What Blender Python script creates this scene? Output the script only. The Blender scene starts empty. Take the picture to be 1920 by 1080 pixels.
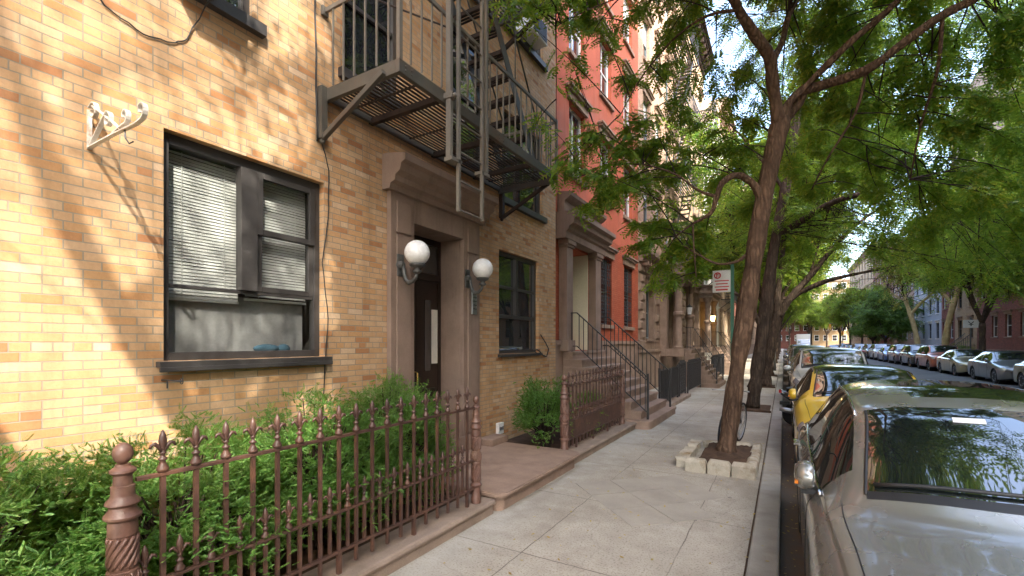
import bpy, math, random
import numpy as np
from mathutils import Vector, Matrix
random.seed(7); RNG = np.random.default_rng(7)
scn = bpy.context.scene
COL = scn.collection
R = math.radians
ORG = {}
CHILD = {}

# ------------------------------------------------------------------ object helpers
def tag(o, label=None, cat=None, group=None, kind=None):
    if label: o['label'] = label
    if cat: o['category'] = cat
    if group: o['group'] = group
    if kind: o['kind'] = kind
    return o

def thing(name, loc, label, cat, group=None):
    o = bpy.data.objects.new(name, None); COL.objects.link(o)
    o.location = loc; o.empty_display_size = .1
    ORG[o.name] = Vector(loc)
    return tag(o, label, cat, group)

def link_mesh(name, me, parent):
    o = bpy.data.objects.new(name, me); COL.objects.link(o)
    if parent is not None:
        o.parent = parent; ORG[o.name] = ORG[parent.name]
        CHILD.setdefault(parent.name, []).append(o)
    else:
        ORG[o.name] = Vector((0, 0, 0))
    return o

def copy_tree(o, parent=None, deep=True):
    c = o.copy(); COL.objects.link(c)
    ORG[c.name] = ORG[o.name]
    if parent is not None:
        c.parent = parent; CHILD.setdefault(parent.name, []).append(c)
    if deep:
        for ch in list(CHILD.get(o.name, [])): copy_tree(ch, c)
    return c

class MB:
    def __init__(s): s.v = []; s.f = []
    def add(s, vs, fs):
        n = len(s.v); s.v += [tuple(p) for p in vs]; s.f += [tuple(i + n for i in f) for f in fs]; return s
    def box(s, x0, x1, y0, y1, z0, z1):
        x0, x1 = min(x0, x1), max(x0, x1); y0, y1 = min(y0, y1), max(y0, y1); z0, z1 = min(z0, z1), max(z0, z1)
        vs = [(x0,y0,z0),(x1,y0,z0),(x1,y1,z0),(x0,y1,z0),(x0,y0,z1),(x1,y0,z1),(x1,y1,z1),(x0,y1,z1)]
        return s.add(vs, [(0,3,2,1),(4,5,6,7),(0,1,5,4),(1,2,6,5),(2,3,7,6),(3,0,4,7)])
    def bar(s, p, q, w, h=None, up=(0,0,1)):
        h = h or w; p = Vector(p); q = Vector(q); d = (q - p).normalized(); up = Vector(up)
        if abs(d.dot(up)) > .98: up = Vector((0, 1, 0)) if abs(d.y) < .9 else Vector((1, 0, 0))
        a = d.cross(up).normalized() * w / 2; b = a.cross(d).normalized() * h / 2
        vs = [c + k for c in (p, q) for k in (-a-b, a-b, a+b, -a+b)]
        return s.add(vs, [(0,3,2,1),(4,5,6,7),(0,1,5,4),(1,2,6,5),(2,3,7,6),(3,0,4,7)])
    def tube(s, pts, r, n=8, cap=True):
        pts = [Vector(p) for p in pts]; m = len(pts)
        rs = r if isinstance(r, (list, tuple)) else [r] * m
        d0 = (pts[1] - pts[0]).normalized()
        up = Vector((0, 0, 1)) if abs(d0.z) < .9 else Vector((0, 1, 0))
        a = d0.cross(up).normalized(); vs = []; fs = []
        for i in range(m):
            d = (pts[min(i+1, m-1)] - pts[max(i-1, 0)]).normalized()
            a = (a - d * a.dot(d)).normalized(); b = d.cross(a)
            for k in range(n):
                t = 2 * math.pi * k / n
                vs.append(pts[i] + (a * math.cos(t) + b * math.sin(t)) * rs[i])
        for i in range(m - 1):
            for k in range(n):
                fs.append((i*n+k, i*n+(k+1) % n, (i+1)*n+(k+1) % n, (i+1)*n+k))
        if cap: fs += [tuple(range(n-1, -1, -1)), tuple(range((m-1)*n, m*n))]
        return s.add(vs, fs)
    def lathe(s, prof, c, n=16, ax=None, twist=None):
        # prof [(r, h)], axis ax (default z) from c
        ax = Vector(ax or (0, 0, 1)).normalized()
        up = Vector((0, 0, 1)) if abs(ax.z) < .9 else Vector((1, 0, 0))
        a = (up - ax * up.dot(ax)).normalized(); b = ax.cross(a); c = Vector(c); vs = []; fs = []
        for r, h in prof:
            for k in range(n):
                t = 2 * math.pi * k / n
                vs.append(c + ax * h + (a * math.cos(t) + b * math.sin(t)) * max(r, .0004))
        m = len(prof)
        for i in range(m - 1):
            for k in range(n):
                fs.append((i*n+k, i*n+(k+1) % n, (i+1)*n+(k+1) % n, (i+1)*n+k))
        fs += [tuple(range(n-1, -1, -1)), tuple(range((m-1)*n, m*n))]
        return s.add(vs, fs)
    def prism(s, poly, axis, a0, a1):
        # poly of 2-D points in the two other axes (in order x,y,z without axis)
        def P(p, a):
            l = list(p); l.insert(axis, a); return tuple(l)
        n = len(poly); vs = [P(p, a0) for p in poly] + [P(p, a1) for p in poly]
        fs = [tuple(range(n-1, -1, -1)), tuple(range(n, 2*n))] + [(i, (i+1) % n, n+(i+1) % n, n+i) for i in range(n)]
        return s.add(vs, fs)
    def profile_y(s, prof, y0, y1, ret0=0, ret1=0, xb=0):
        # moulding: prof [(x,z)] closed polygon, run along y, ends
        n = len(prof); vs = [(x, y0 - (x - xb) * ret0, z) for x, z in prof] + [(x, y1 + (x - xb) * ret1, z) for x, z in prof]
        fs = [tuple(range(n)), tuple(range(2*n-1, n-1, -1))] + [(i, n+i, n+(i+1) % n, (i+1) % n) for i in range(n)]
        return s.add(vs, fs)
    def sphere(s, c, r, n=16, m=10, sq=(1,1,1)):
        prof = [(r * math.sin(math.pi * i / m), -r * math.cos(math.pi * i / m)) for i in range(m + 1)]
        k = len(s.v); s.lathe(prof, (0, 0, 0), n)
        for i in range(k, len(s.v)):
            v = s.v[i]; s.v[i] = (c[0] + v[0]*sq[0], c[1] + v[1]*sq[1], c[2] + v[2]*sq[2])
        return s
    def wall_x(s, x, y0, y1, z0, z1, holes, depth=.15, sgn=1):
        # facade on plane x (outward = sgn*x) with rectangular openings and reveals
        ys = sorted({y0, y1} | {h[0] for h in holes} | {h[1] for h in holes})
        zs = sorted({z0, z1} | {h[2] for h in holes} | {h[3] for h in holes})
        ys = [q for q in ys if y0 <= q <= y1]; zs = [q for q in zs if z0 <= q <= z1]
        for i in range(len(ys) - 1):
            for j in range(len(zs) - 1):
                ym = (ys[i] + ys[i+1]) / 2; zm = (zs[j] + zs[j+1]) / 2
                if any(h[0] < ym < h[1] and h[2] < zm < h[3] for h in holes): continue
                s.add([(x, ys[i], zs[j]), (x, ys[i+1], zs[j]), (x, ys[i+1], zs[j+1]), (x, ys[i], zs[j+1])], [(0,1,2,3) if sgn > 0 else (3,2,1,0)])
        for h in holes:
            a, b, c, d = h[:4]; dp = h[4] if len(h) > 4 else depth; xi = x - sgn * dp
            for q in ([(x,a,c),(xi,a,c),(xi,a,d),(x,a,d)], [(x,b,d),(xi,b,d),(xi,b,c),(x,b,c)], [(x,b,c),(xi,b,c),(xi,a,c),(x,a,c)], [(x,a,d),(xi,a,d),(xi,b,d),(x,b,d)]):
                s.add(q, [(0,1,2,3) if sgn > 0 else (3,2,1,0)])
        return s
    def mesh(s, name, off=Vector((0,0,0))):
        me = bpy.data.meshes.new(name)
        ox, oy, oz = off
        me.from_pydata([(a-ox, b-oy, c-oz) for a, b, c in s.v], [], s.f); me.update()
        return me
    def build(s, name, mat, parent=None, smooth=False, bevel=0, sub=0, seg=2):
        off = ORG[parent.name] if parent is not None else Vector((0, 0, 0))
        me = s.mesh(name, off)
        if mat: me.materials.append(mat)
        o = link_mesh(name, me, parent)
        if smooth: me.polygons.foreach_set('use_smooth', [True] * len(me.polygons))
        if smooth == 'auto':
            sm = me.attributes.get('sharp_edge')
            me.set_sharp_from_angle(angle=R(38))
        if bevel:
            b = o.modifiers.new('bevel', 'BEVEL'); b.width = bevel; b.segments = seg; b.limit_method = 'ANGLE'; b.angle_limit = R(40)
        if sub:
            m = o.modifiers.new('sub', 'SUBSURF'); m.levels = sub; m.render_levels = sub
        return o

def np_mesh(name, V, F, mat, parent=None, smooth=False):
    """V (n,3) world array, F (m,4) quads"""
    off = np.array(ORG[parent.name]) if parent is not None else np.zeros(3)
    me = bpy.data.meshes.new(name); V = (V - off).astype(np.float32); k = F.shape[1]
    me.vertices.add(len(V)); me.vertices.foreach_set('co', V.ravel())
    me.loops.add(F.size); me.loops.foreach_set('vertex_index', F.astype(np.int32).ravel())
    me.polygons.add(len(F)); me.polygons.foreach_set('loop_start', np.arange(len(F), dtype=np.int32) * k)
    me.polygons.foreach_set('loop_total', np.full(len(F), k, dtype=np.int32))
    if smooth: me.polygons.foreach_set('use_smooth', np.ones(len(F), dtype=bool))
    me.update(calc_edges=True); me.validate()
    if mat: me.materials.append(mat)
    return link_mesh(name, me, parent)

# ------------------------------------------------------------------ materials
def N(t, ty, **k):
    n = t.nodes.new(ty)
    for a, b in k.items():
        if a in n.inputs.keys(): n.inputs[a].default_value = b
        else: setattr(n, a, b)
    return n
def L(t, a, b): t.links.new(a, b)
def newmat(name):
    m = bpy.data.materials.new(name); m.use_nodes = True; t = m.node_tree; t.nodes.clear()
    o = N(t, 'ShaderNodeOutputMaterial'); p = N(t, 'ShaderNodeBsdfPrincipled'); L(t, p.outputs[0], o.inputs[0])
    return m, t, p, o
def rgba(c): return (c[0], c[1], c[2], 1)
def ramp(t, stops, fac, interp='LINEAR'):
    r = N(t, 'ShaderNodeValToRGB'); e = r.color_ramp; e.interpolation = interp
    while len(e.elements) < len(stops): e.elements.new(.5)
    for k, (p, c) in enumerate(stops): e.elements[k].position = p; e.elements[k].color = rgba(c)
    L(t, fac, r.inputs[0]); return r.outputs[0]
def noise(t, vec, scale, detail=3, rough=.55):
    n = N(t, 'ShaderNodeTexNoise', Scale=scale, Detail=detail, Roughness=rough); L(t, vec, n.inputs['Vector']); return n.outputs['Fac']
def mixc(t, fac, a, b, mode='MIX'):
    m = N(t, 'ShaderNodeMix', data_type='RGBA', blend_type=mode)
    if hasattr(fac, 'links'): L(t, fac, m.inputs[0])
    else: m.inputs[0].default_value = fac
    for i, c in ((6, a), (7, b)):
        if hasattr(c, 'links'): L(t, c, m.inputs[i])
        else: m.inputs[i].default_value = rgba(c)
    return m.outputs[2]
def math_(t, op, a, b=None, clamp=False):
    m = N(t, 'ShaderNodeMath', operation=op); m.use_clamp = clamp
    for i, c in ((0, a), (1, b)):
        if c is None: continue
        if hasattr(c, 'links'): L(t, c, m.inputs[i])
        else: m.inputs[i].default_value = c
    return m.outputs[0]
def coords(t, world=False):
    if world: return N(t, 'ShaderNodeNewGeometry').outputs['Position']
    return N(t, 'ShaderNodeTexCoord').outputs['Object']
def bump(t, p, h, strength=.3, dist=.01):
    b = N(t, 'ShaderNodeBump', Strength=strength, Distance=dist); L(t, h, b.inputs['Height']); L(t, b.outputs[0], p.inputs['Normal']); return b

def mat_plain(name, c, rough=.6, metal=0, var=.25, scale=6, fine=60, bmp=.12, dirt=None, spec=.5, world=True, coat=0, runs=0):
    """painted / stone / metal surface with blotches, fine grain and a little relief"""
    m, t, p, o = newmat(name); v = coords(t, world)
    n1 = noise(t, v, scale, 4); n2 = noise(t, v, fine, 3)
    lo = tuple(x * (1 - var) for x in c); hi = tuple(min(1, x * (1 + var)) for x in c)
    col = ramp(t, [(.3, lo), (.7, hi)], n1)
    col = mixc(t, .35, col, ramp(t, [(.3, tuple(x * .75 for x in c)), (.7, tuple(min(1, x * 1.2) for x in c))], n2))
    if dirt is not None:
        n3 = noise(t, v, scale * .35, 6, .7)
        f = ramp(t, [(.5, (0,0,0)), (.68, (1,1,1))], n3); col = mixc(t, math_(t, 'MULTIPLY', f, dirt[1]), col, dirt[0])
    if runs:
        mr = N(t, 'ShaderNodeMapping'); mr.inputs['Scale'].default_value = (1, 1, .10); L(t, v, mr.inputs[0]); n7 = noise(t, mr.outputs[0], 5, 6, .7)
        col = mixc(t, math_(t, 'MULTIPLY', ramp(t, [(.5, (0,0,0)), (.72, (1,1,1))], n7), runs), col, tuple(x * .45 for x in c))
    L(t, col, p.inputs['Base Color'])
    p.inputs['Roughness'].default_value = rough; p.inputs['Metallic'].default_value = metal
    p.inputs['Specular IOR Level'].default_value = spec
    if coat: p.inputs['Coat Weight'].default_value = coat; p.inputs['Coat Roughness'].default_value = .04
    L(t, math_(t, 'ADD', math_(t, 'MULTIPLY', n2, .25), rough - .125, True), p.inputs['Roughness'])
    if bmp: bump(t, p, n2, bmp, .004)
    return m

def mat_brick(name, stops, mortar, bw=.196, bh=.0605, ms=.0045, blot=.25, stain=None, row_off=.5, squash=1.0):
    m, t, p, o = newmat(name); v = coords(t, True)
    s = N(t, 'ShaderNodeSeparateXYZ'); L(t, v, s.inputs[0])
    cb = N(t, 'ShaderNodeCombineXYZ'); L(t, math_(t, 'SUBTRACT', s.outputs[1], s.outputs[0]), cb.inputs[0]); L(t, s.outputs[2], cb.inputs[1])
    # slight waviness of the courses
    nz = N(t, 'ShaderNodeTexNoise', Scale=2.2, Detail=2); L(t, v, nz.inputs['Vector'])
    wv = N(t, 'ShaderNodeVectorMath', operation='MULTIPLY_ADD'); L(t, nz.outputs['Color'], wv.inputs[0]); wv.inputs[1].default_value = (.008, .008, 0); L(t, cb.outputs[0], wv.inputs[2])
    b = N(t, 'ShaderNodeTexBrick', offset=row_off, squash=squash, squash_frequency=7, Scale=1, **{'Mortar Size': ms, 'Mortar Smooth': .25, 'Bias': 0, 'Brick Width': bw, 'Row Height': bh})
    b.inputs['Color1'].default_value = (0,0,0,1); b.inputs['Color2'].default_value = (1,1,1,1); b.inputs['Mortar'].default_value = (.5,.5,.5,1)
    L(t, wv.outputs[0], b.inputs['Vector'])
    col = ramp(t, stops, b.outputs['Color'])
    n1 = noise(t, v, 1.1, 4, .6); n2 = noise(t, v, 45, 4, .6)
    n5 = noise(t, v, 9, 4, .6); col = mixc(t, blot * 1.1, col, ramp(t, [(.3, (.55,.40,.28)), (.6, (1,1,1))], n5), 'MULTIPLY')
    col = mixc(t, blot, col, ramp(t, [(.3, (.35,.35,.35)), (.7, (1,1,1))], n2), 'MULTIPLY')
    col = mixc(t, .3, col, ramp(t, [(.3, (.55,.5,.45)), (.65, (1,1,1))], n1), 'MULTIPLY')
    col = mixc(t, b.outputs['Fac'], col, mortar)
    mr = N(t, 'ShaderNodeMapping'); mr.inputs['Scale'].default_value = (1, 1, .09); L(t, v, mr.inputs[0]); n7 = noise(t, mr.outputs[0], 3.2, 6, .7)
    col = mixc(t, ramp(t, [(.52, (0,0,0)), (.75, (.42,.42,.42))], n7), col, (.16,.11,.07))
    if stain:
        n3 = noise(t, v, .6, 5, .65); f = ramp(t, [(.55, (0,0,0)), (.72, (1,1,1))], n3)
        col = mixc(t, math_(t, 'MULTIPLY', f, stain[1]), col, stain[0])
    L(t, col, p.inputs['Base Color']); p.inputs['Roughness'].default_value = .8; p.inputs['Specular IOR Level'].default_value = .3
    h = math_(t, 'ADD', math_(t, 'MULTIPLY', math_(t, 'SUBTRACT', 1, b.outputs['Fac']), 1), math_(t, 'MULTIPLY', n2, .35))
    bump(t, p, h, .8, .008)
    return m

def mat_leaf(name, cols, trans=.4, rough=.45):
    m, t, p, o = newmat(name); g = N(t, 'ShaderNodeNewGeometry')
    nz = noise(t, g.outputs['Position'], .9, 3)
    f = math_(t, 'ADD', math_(t, 'MULTIPLY', g.outputs['Random Per Island'], .55), math_(t, 'MULTIPLY', nz, .5))
    k = len(cols); col = ramp(t, [(.2 + .62 * i / (k - 1), c) for i, c in enumerate(cols)], f)
    L(t, col, p.inputs['Base Color']); p.inputs['Roughness'].default_value = rough; p.inputs['Specular IOR Level'].default_value = .35
    tr = N(t, 'ShaderNodeBsdfTranslucent'); L(t, mixc(t, .5, col, (.46, .62, .06)), tr.inputs[0])
    mx = N(t, 'ShaderNodeMixShader'); mx.inputs[0].default_value = trans; L(t, p.outputs[0], mx.inputs[1]); L(t, tr.outputs[0], mx.inputs[2]); L(t, mx.outputs[0], o.inputs[0])
    return m

def mat_bark(name, a, b, sc=9, crack=1):
    m, t, p, o = newmat(name); v = coords(t, True)
    mp = N(t, 'ShaderNodeMapping'); mp.inputs['Scale'].default_value = (1, 1, .13)
    dn = N(t, 'ShaderNodeTexNoise', Scale=7, Detail=4); L(t, v, dn.inputs['Vector']); dv_ = N(t, 'ShaderNodeVectorMath', operation='MULTIPLY_ADD'); L(t, dn.outputs['Color'], dv_.inputs[0]); dv_.inputs[1].default_value = (.09, .09, .35); L(t, v, dv_.inputs[2]); L(t, dv_.outputs[0], mp.inputs[0])
    n1 = noise(t, mp.outputs[0], sc * 2, 6, .65); n2 = noise(t, v, 3, 4)
    vo = N(t, 'ShaderNodeTexVoronoi', feature='DISTANCE_TO_EDGE', Scale=sc); L(t, mp.outputs[0], vo.inputs['Vector'])
    ck = ramp(t, [(0, (0,0,0)), (.30, (1,1,1))], vo.outputs['Distance'])
    col = ramp(t, [(.3, a), (.7, b)], n1)
    col = mixc(t, .5, col, ramp(t, [(.3, tuple(x * .6 for x in a)), (.7, tuple(x * 1.15 for x in b))], n2))
    col = mixc(t, .75 * crack, col, mixc(t, ck, tuple(x * .35 for x in a), col))
    L(t, col, p.inputs['Base Color']); p.inputs['Roughness'].default_value = .9; p.inputs['Specular IOR Level'].default_value = .2
    bump(t, p, math_(t, 'ADD', ck, n1), .8, .02)
    return m

def mat_glass(name, tint=(.02,.025,.03), refl=1.0, alpha=.0, rough=.015, wav=.02):
    """window glass over dark depth (alpha 0) or see-through (alpha>0)"""
    m, t, p, o = newmat(name); v = coords(t, True)
    n = noise(t, v, 1.7, 2)
    p.inputs['Base Color'].default_value = rgba(tint); p.inputs['Roughness'].default_value = rough
    p.inputs['Specular IOR Level'].default_value = refl; p.inputs['IOR'].default_value = 1.8
    b = bump(t, p, n, wav, .05)
    if alpha > 0:
        tr = N(t, 'ShaderNodeBsdfTransparent'); tr.inputs[0].default_value = (.9, .93, .92, 1)
        mx = N(t, 'ShaderNodeMixShader'); gl = N(t, 'ShaderNodeBsdfGlossy'); gl.inputs['Roughness'].default_value = rough
        L(t, b.outputs[0], gl.inputs['Normal'])
        fr = N(t, 'ShaderNodeLayerWeight', Blend=.5)
        f = math_(t, 'ADD', math_(t, 'MULTIPLY', math_(t, 'POWER', fr.outputs['Facing'], 3.5), .85 * refl), 1 - alpha, True)
        L(t, f, mx.inputs[0]); L(t, tr.outputs[0], mx.inputs[1]); L(t, gl.outputs[0], mx.inputs[2]); L(t, mx.outputs[0], o.inputs[0])
    return m

def mat_paint(name, c, flake=.3, rough=.28, metal=.5):
    m, t, p, o = newmat(name); v = coords(t, False)
    n = noise(t, v, 900, 1); n2 = noise(t, v, 3, 4)
    col = mixc(t, .25, c, ramp(t, [(.3, tuple(x * .8 for x in c)), (.7, tuple(min(1, x * 1.15) for x in c))], n))
    n3 = noise(t, v, 9, 5, .7)                                   # a film of dust
    col = mixc(t, math_(t, 'MULTIPLY', n3, .12), col, (.3, .27, .22))
    L(t, col, p.inputs['Base Color']); p.inputs['Metallic'].default_value = metal
    L(t, math_(t, 'ADD', math_(t, 'MULTIPLY', n2, .14), rough - .07), p.inputs['Roughness'])
    p.inputs['Coat Weight'].default_value = 1; p.inputs['Coat Roughness'].default_value = .02
    return m

M = {}
M['brick_y'] = mat_brick('yellow_brick', [(0, (.43,.20,.09)), (.08, (.52,.27,.115)), (.22, (.575,.335,.155)), (.45, (.59,.37,.195)), (.78, (.605,.39,.215)), (.93, (.62,.42,.25)), (1, (.65,.47,.31))], (.30,.255,.19), blot=.18, stain=((.30,.19,.10), .22), squash=.5)
M['brick_r'] = mat_brick('red_painted_brick', [(0, (.40,.09,.042)), (1, (.47,.12,.058))], (.27,.062,.034), ms=.004, blot=.12)
M['stucco_r'] = mat_plain('red_stucco', (.45,.12,.068), .85, 0, .14, 2.0, 70, .8, ((.36,.15,.11), .7), .2, runs=.4)
M['brick_c'] = mat_brick('cream_brick', [(0, (.43,.30,.185)), (1, (.56,.43,.30))], (.38,.30,.22), blot=.15)
M['brick_p'] = mat_brick('pink_brick', [(0, (.40,.25,.17)), (1, (.52,.35,.25))], (.38,.29,.22), blot=.15)
M['brick_o'] = mat_brick('brown_red_brick', [(0, (.16,.045,.03)), (1, (.30,.09,.06))], (.25,.19,.15), blot=.25)
M['brick_t'] = mat_brick('tan_brick', [(0, (.36,.24,.13)), (1, (.50,.36,.21))], (.38,.30,.20), blot=.2)
M['grey_wall'] = mat_plain('grey_painted_wall', (.36,.38,.41), .85, 0, .1, 2, 40)
M['white_wall'] = mat_plain('white_painted_wall', (.70,.68,.63), .8, 0, .08, 2, 40)
M['brownstone'] = mat_plain('brownstone', (.215,.135,.095), .85, 0, .2, 5, 90, .4, ((.12,.08,.06), .5), .25, runs=.4)
M['brownstone_l'] = mat_plain('weathered_brownstone', (.29,.205,.15), .85, 0, .22, 4, 80, .5, ((.16,.11,.08), .5), .25, runs=.5)
M['surround'] = mat_plain('door_brownstone', (.26,.185,.142), .88, 0, .2, 3, 110, .5, ((.33,.25,.20), .5), .2, runs=.45)
M['step'] = mat_plain('worn_brown_step', (.315,.22,.165), .85, 0, .22, 3, 70, .6, ((.19,.125,.09), .75), .2)
M['plinth'] = mat_plain('brown_plinth', (.29,.22,.17), .88, 0, .24, 4, 80, .6, ((.19,.14,.10), .8), .2)
M['iron_br'] = mat_plain('brown_painted_iron', (.075,.037,.027), .46, 0, .4, 16, 80, .3, ((.19,.085,.045), .55), .6)
M['iron_post'] = mat_plain('brown_cast_iron', (.13,.064,.045), .46, 0, .35, 14, 80, .3, ((.27,.165,.11), .5), .6)
M['iron_bk'] = mat_plain('black_painted_iron', (.03,.028,.028), .42, 0, .3, 14, 80, .12, None, .5)
M['fe_paint'] = mat_plain('fire_escape_paint', (.078,.072,.060), .5, 0, .22, 7, 60, .15, ((.12,.055,.025), .45), .45)
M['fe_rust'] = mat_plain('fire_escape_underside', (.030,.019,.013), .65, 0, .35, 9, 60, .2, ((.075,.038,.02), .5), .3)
M['fe_ladder'] = mat_plain('fire_escape_light_paint', (.15,.137,.115), .5, 0, .15, 7, 60, .15, ((.14,.085,.05), .35), .45)
M['frame_bk'] = mat_plain('dark_window_frame', (.045,.041,.039), .45, 0, .2, 9, 70, .1, ((.09,.085,.08), .3), .5)
M['frame_w'] = mat_plain('white_window_frame', (.74,.74,.71), .5, 0, .06, 6, 60, .05)
M['frame_g'] = mat_plain('grey_window_frame', (.12,.15,.16), .5, 0, .1, 6, 60, .05)
M['door_cream'] = mat_plain('cream_door_paint', (.66,.62,.47), .5, 0, .06, 4, 60, .05)
M['door_dk'] = mat_plain('dark_brown_door', (.028,.017,.013), .35, 0, .3, 8, 50, .05, None, .5)
M['white_iron'] = mat_plain('white_painted_iron', (.66,.62,.56), .55, 0, .12, 25, 120, .2, ((.30,.17,.08), .7))
M['blind'] = mat_plain('white_blind', (.56,.55,.52), .6, 0, .06, 4, 60, .03)
M['reflection_sheet'] = mat_plain('reflection_grey', (.27,.26,.255), .9, 0, .2, 3, 40, .1)
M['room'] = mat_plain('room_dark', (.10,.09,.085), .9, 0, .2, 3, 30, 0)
M['glass'] = mat_glass('window_glass', refl=1.0)
M['glass_c'] = mat_glass('clear_window_glass', refl=1.0, alpha=.90)
M['glass_car'] = mat_glass('car_glass', (.010,.014,.013), 1.3, 0, .02, .0)
M['opal'] = mat_plain('opal_glass_globe', (.86,.86,.84), .25, 0, .02, 4, 30, 0)
M['lamp_metal'] = mat_plain('dark_grey_cast_metal', (.085,.085,.08), .5, .3, .2, 20, 90, .2, ((.2,.19,.17), .4))
M['steel'] = mat_plain('brushed_steel', (.45,.46,.47), .35, .9, .15, 10, 120, .05)
M['chrome'] = mat_plain('chrome', (.75,.75,.75), .12, 1, .03, 6, 60, 0)
M['brass'] = mat_plain('brass', (.65,.42,.12), .3, .9, .12, 10, 90, .03)
M['orange'] = mat_plain('orange_notice', (.75,.32,.03), .6, 0, .08, 8, 60, 0)
M['paper'] = mat_plain('paper_notice', (.70,.68,.60), .8, 0, .06, 8, 90, 0)
M['white_plastic'] = mat_plain('white_plastic', (.72,.72,.70), .45, 0, .05, 8, 60, 0)
M['beige_plastic'] = mat_plain('beige_casing', (.58,.49,.36), .5, 0, .08, 8, 60, .03)
M['cable'] = mat_plain('black_cable', (.02,.02,.02), .6, 0, .2, 20, 80, 0)
M['rubber'] = mat_plain('tyre_rubber', (.022,.022,.022), .85, 0, .25, 15, 120, .2)
M['rim'] = mat_plain('alloy_rim', (.42,.42,.43), .35, .8, .15, 10, 90, .03)
M['trim_bk'] = mat_plain('black_trim', (.018,.018,.019), .45, 0, .2, 12, 120, .05)
M['lens'] = mat_plain('headlamp_lens', (.55,.56,.58), .1, .6, .15, 30, 90, 0, None, 1)
M['lens_r'] = mat_plain('red_lens', (.45,.02,.02), .15, 0, .15, 30, 90, 0, None, 1)
M['lens_o'] = mat_plain('amber_lens', (.75,.22,.02), .15, 0, .1, 30, 90, 0, None, 1)
M['soil'] = mat_plain('soil', (.085,.055,.038), .95, 0, .4, 8, 60, .9, ((.17,.10,.06), .6), .1)
M['stone_w'] = mat_plain('whitewashed_stone', (.46,.41,.32), .9, 0, .22, 9, 60, .9, ((.24,.165,.085), .95), .2)
M['granite'] = mat_plain('grey_stone', (.37,.345,.30), .85, 0, .15, 5, 130, .3, ((.22,.2,.17), .5), .25)
M['awning'] = mat_plain('navy_awning_cloth', (.012,.03,.14), .8, 0, .1, 5, 60, .1)
M['green_post'] = mat_plain('green_painted_post', (.03,.13,.075), .5, 0, .15, 10, 80, .1)
M['sign_w'] = mat_plain('white_sign_face', (.66,.66,.62), .4, 0, .03, 6, 60, 0)
M['sign_r'] = mat_plain('red_sign_paint', (.50,.03,.03), .4, 0, .05, 6, 60, 0)
M['sig_y'] = mat_plain('yellow_signal_paint', (.75,.42,.03), .5, 0, .05, 6, 60, 0)
M['lit'] = None
M['leaf_l'] = mat_leaf('locust_leaf', [(.035,.105,.016), (.065,.175,.022), (.115,.25,.028), (.20,.32,.035), (.38,.37,.045)], .6)
M['leaf_l2'] = mat_leaf('locust_leaf_far', [(.035,.10,.018), (.07,.17,.025), (.13,.24,.03), (.25,.32,.035), (.42,.38,.045)], .55)
M['leaf_p'] = mat_leaf('plane_leaf', [(.06,.09,.015), (.13,.16,.02), (.27,.24,.03), (.42,.30,.04)], .45)
M['leaf_d'] = mat_leaf('dense_leaf', [(.012,.040,.010), (.03,.085,.015), (.065,.15,.02), (.12,.20,.025)], .4)
M['leaf_y'] = mat_leaf('yew_needles', [(.016,.060,.012), (.040,.130,.022), (.08,.205,.036), (.15,.29,.06), (.27,.37,.12)], .4, .55)
M['twig'] = mat_bark('dark_twig', (.035,.024,.018), (.075,.05,.036), 20, .4)
M['bark'] = mat_bark('locust_bark', (.085,.050,.032), (.22,.135,.085), 15, .8)
M['bark_d'] = mat_bark('dark_bark', (.05,.036,.026), (.13,.09,.062), 14, .8)
M['bark_p'] = mat_bark('plane_bark', (.36,.27,.12), (.55,.43,.22), 5, .3)
PAINT = {k: mat_paint('car_paint_' + k, c, rough=r, metal=mt) for k, c, r, mt in (
    ('silver', (.31,.305,.275), .27, .6), ('yellow', (.75,.48,.02), .3, 0), ('white', (.62,.62,.58), .3, .1), ('orange_red', (.42,.10,.045), .32, .3),
    ('grey', (.20,.20,.20), .3, .6), ('black', (.018,.018,.02), .25, .2), ('blue', (.05,.12,.32), .3, .4), ('gold', (.42,.36,.22), .32, .6), ('red', (.36,.02,.02), .3, .2), ('plum', (.16,.10,.13), .3, .4))}
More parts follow.
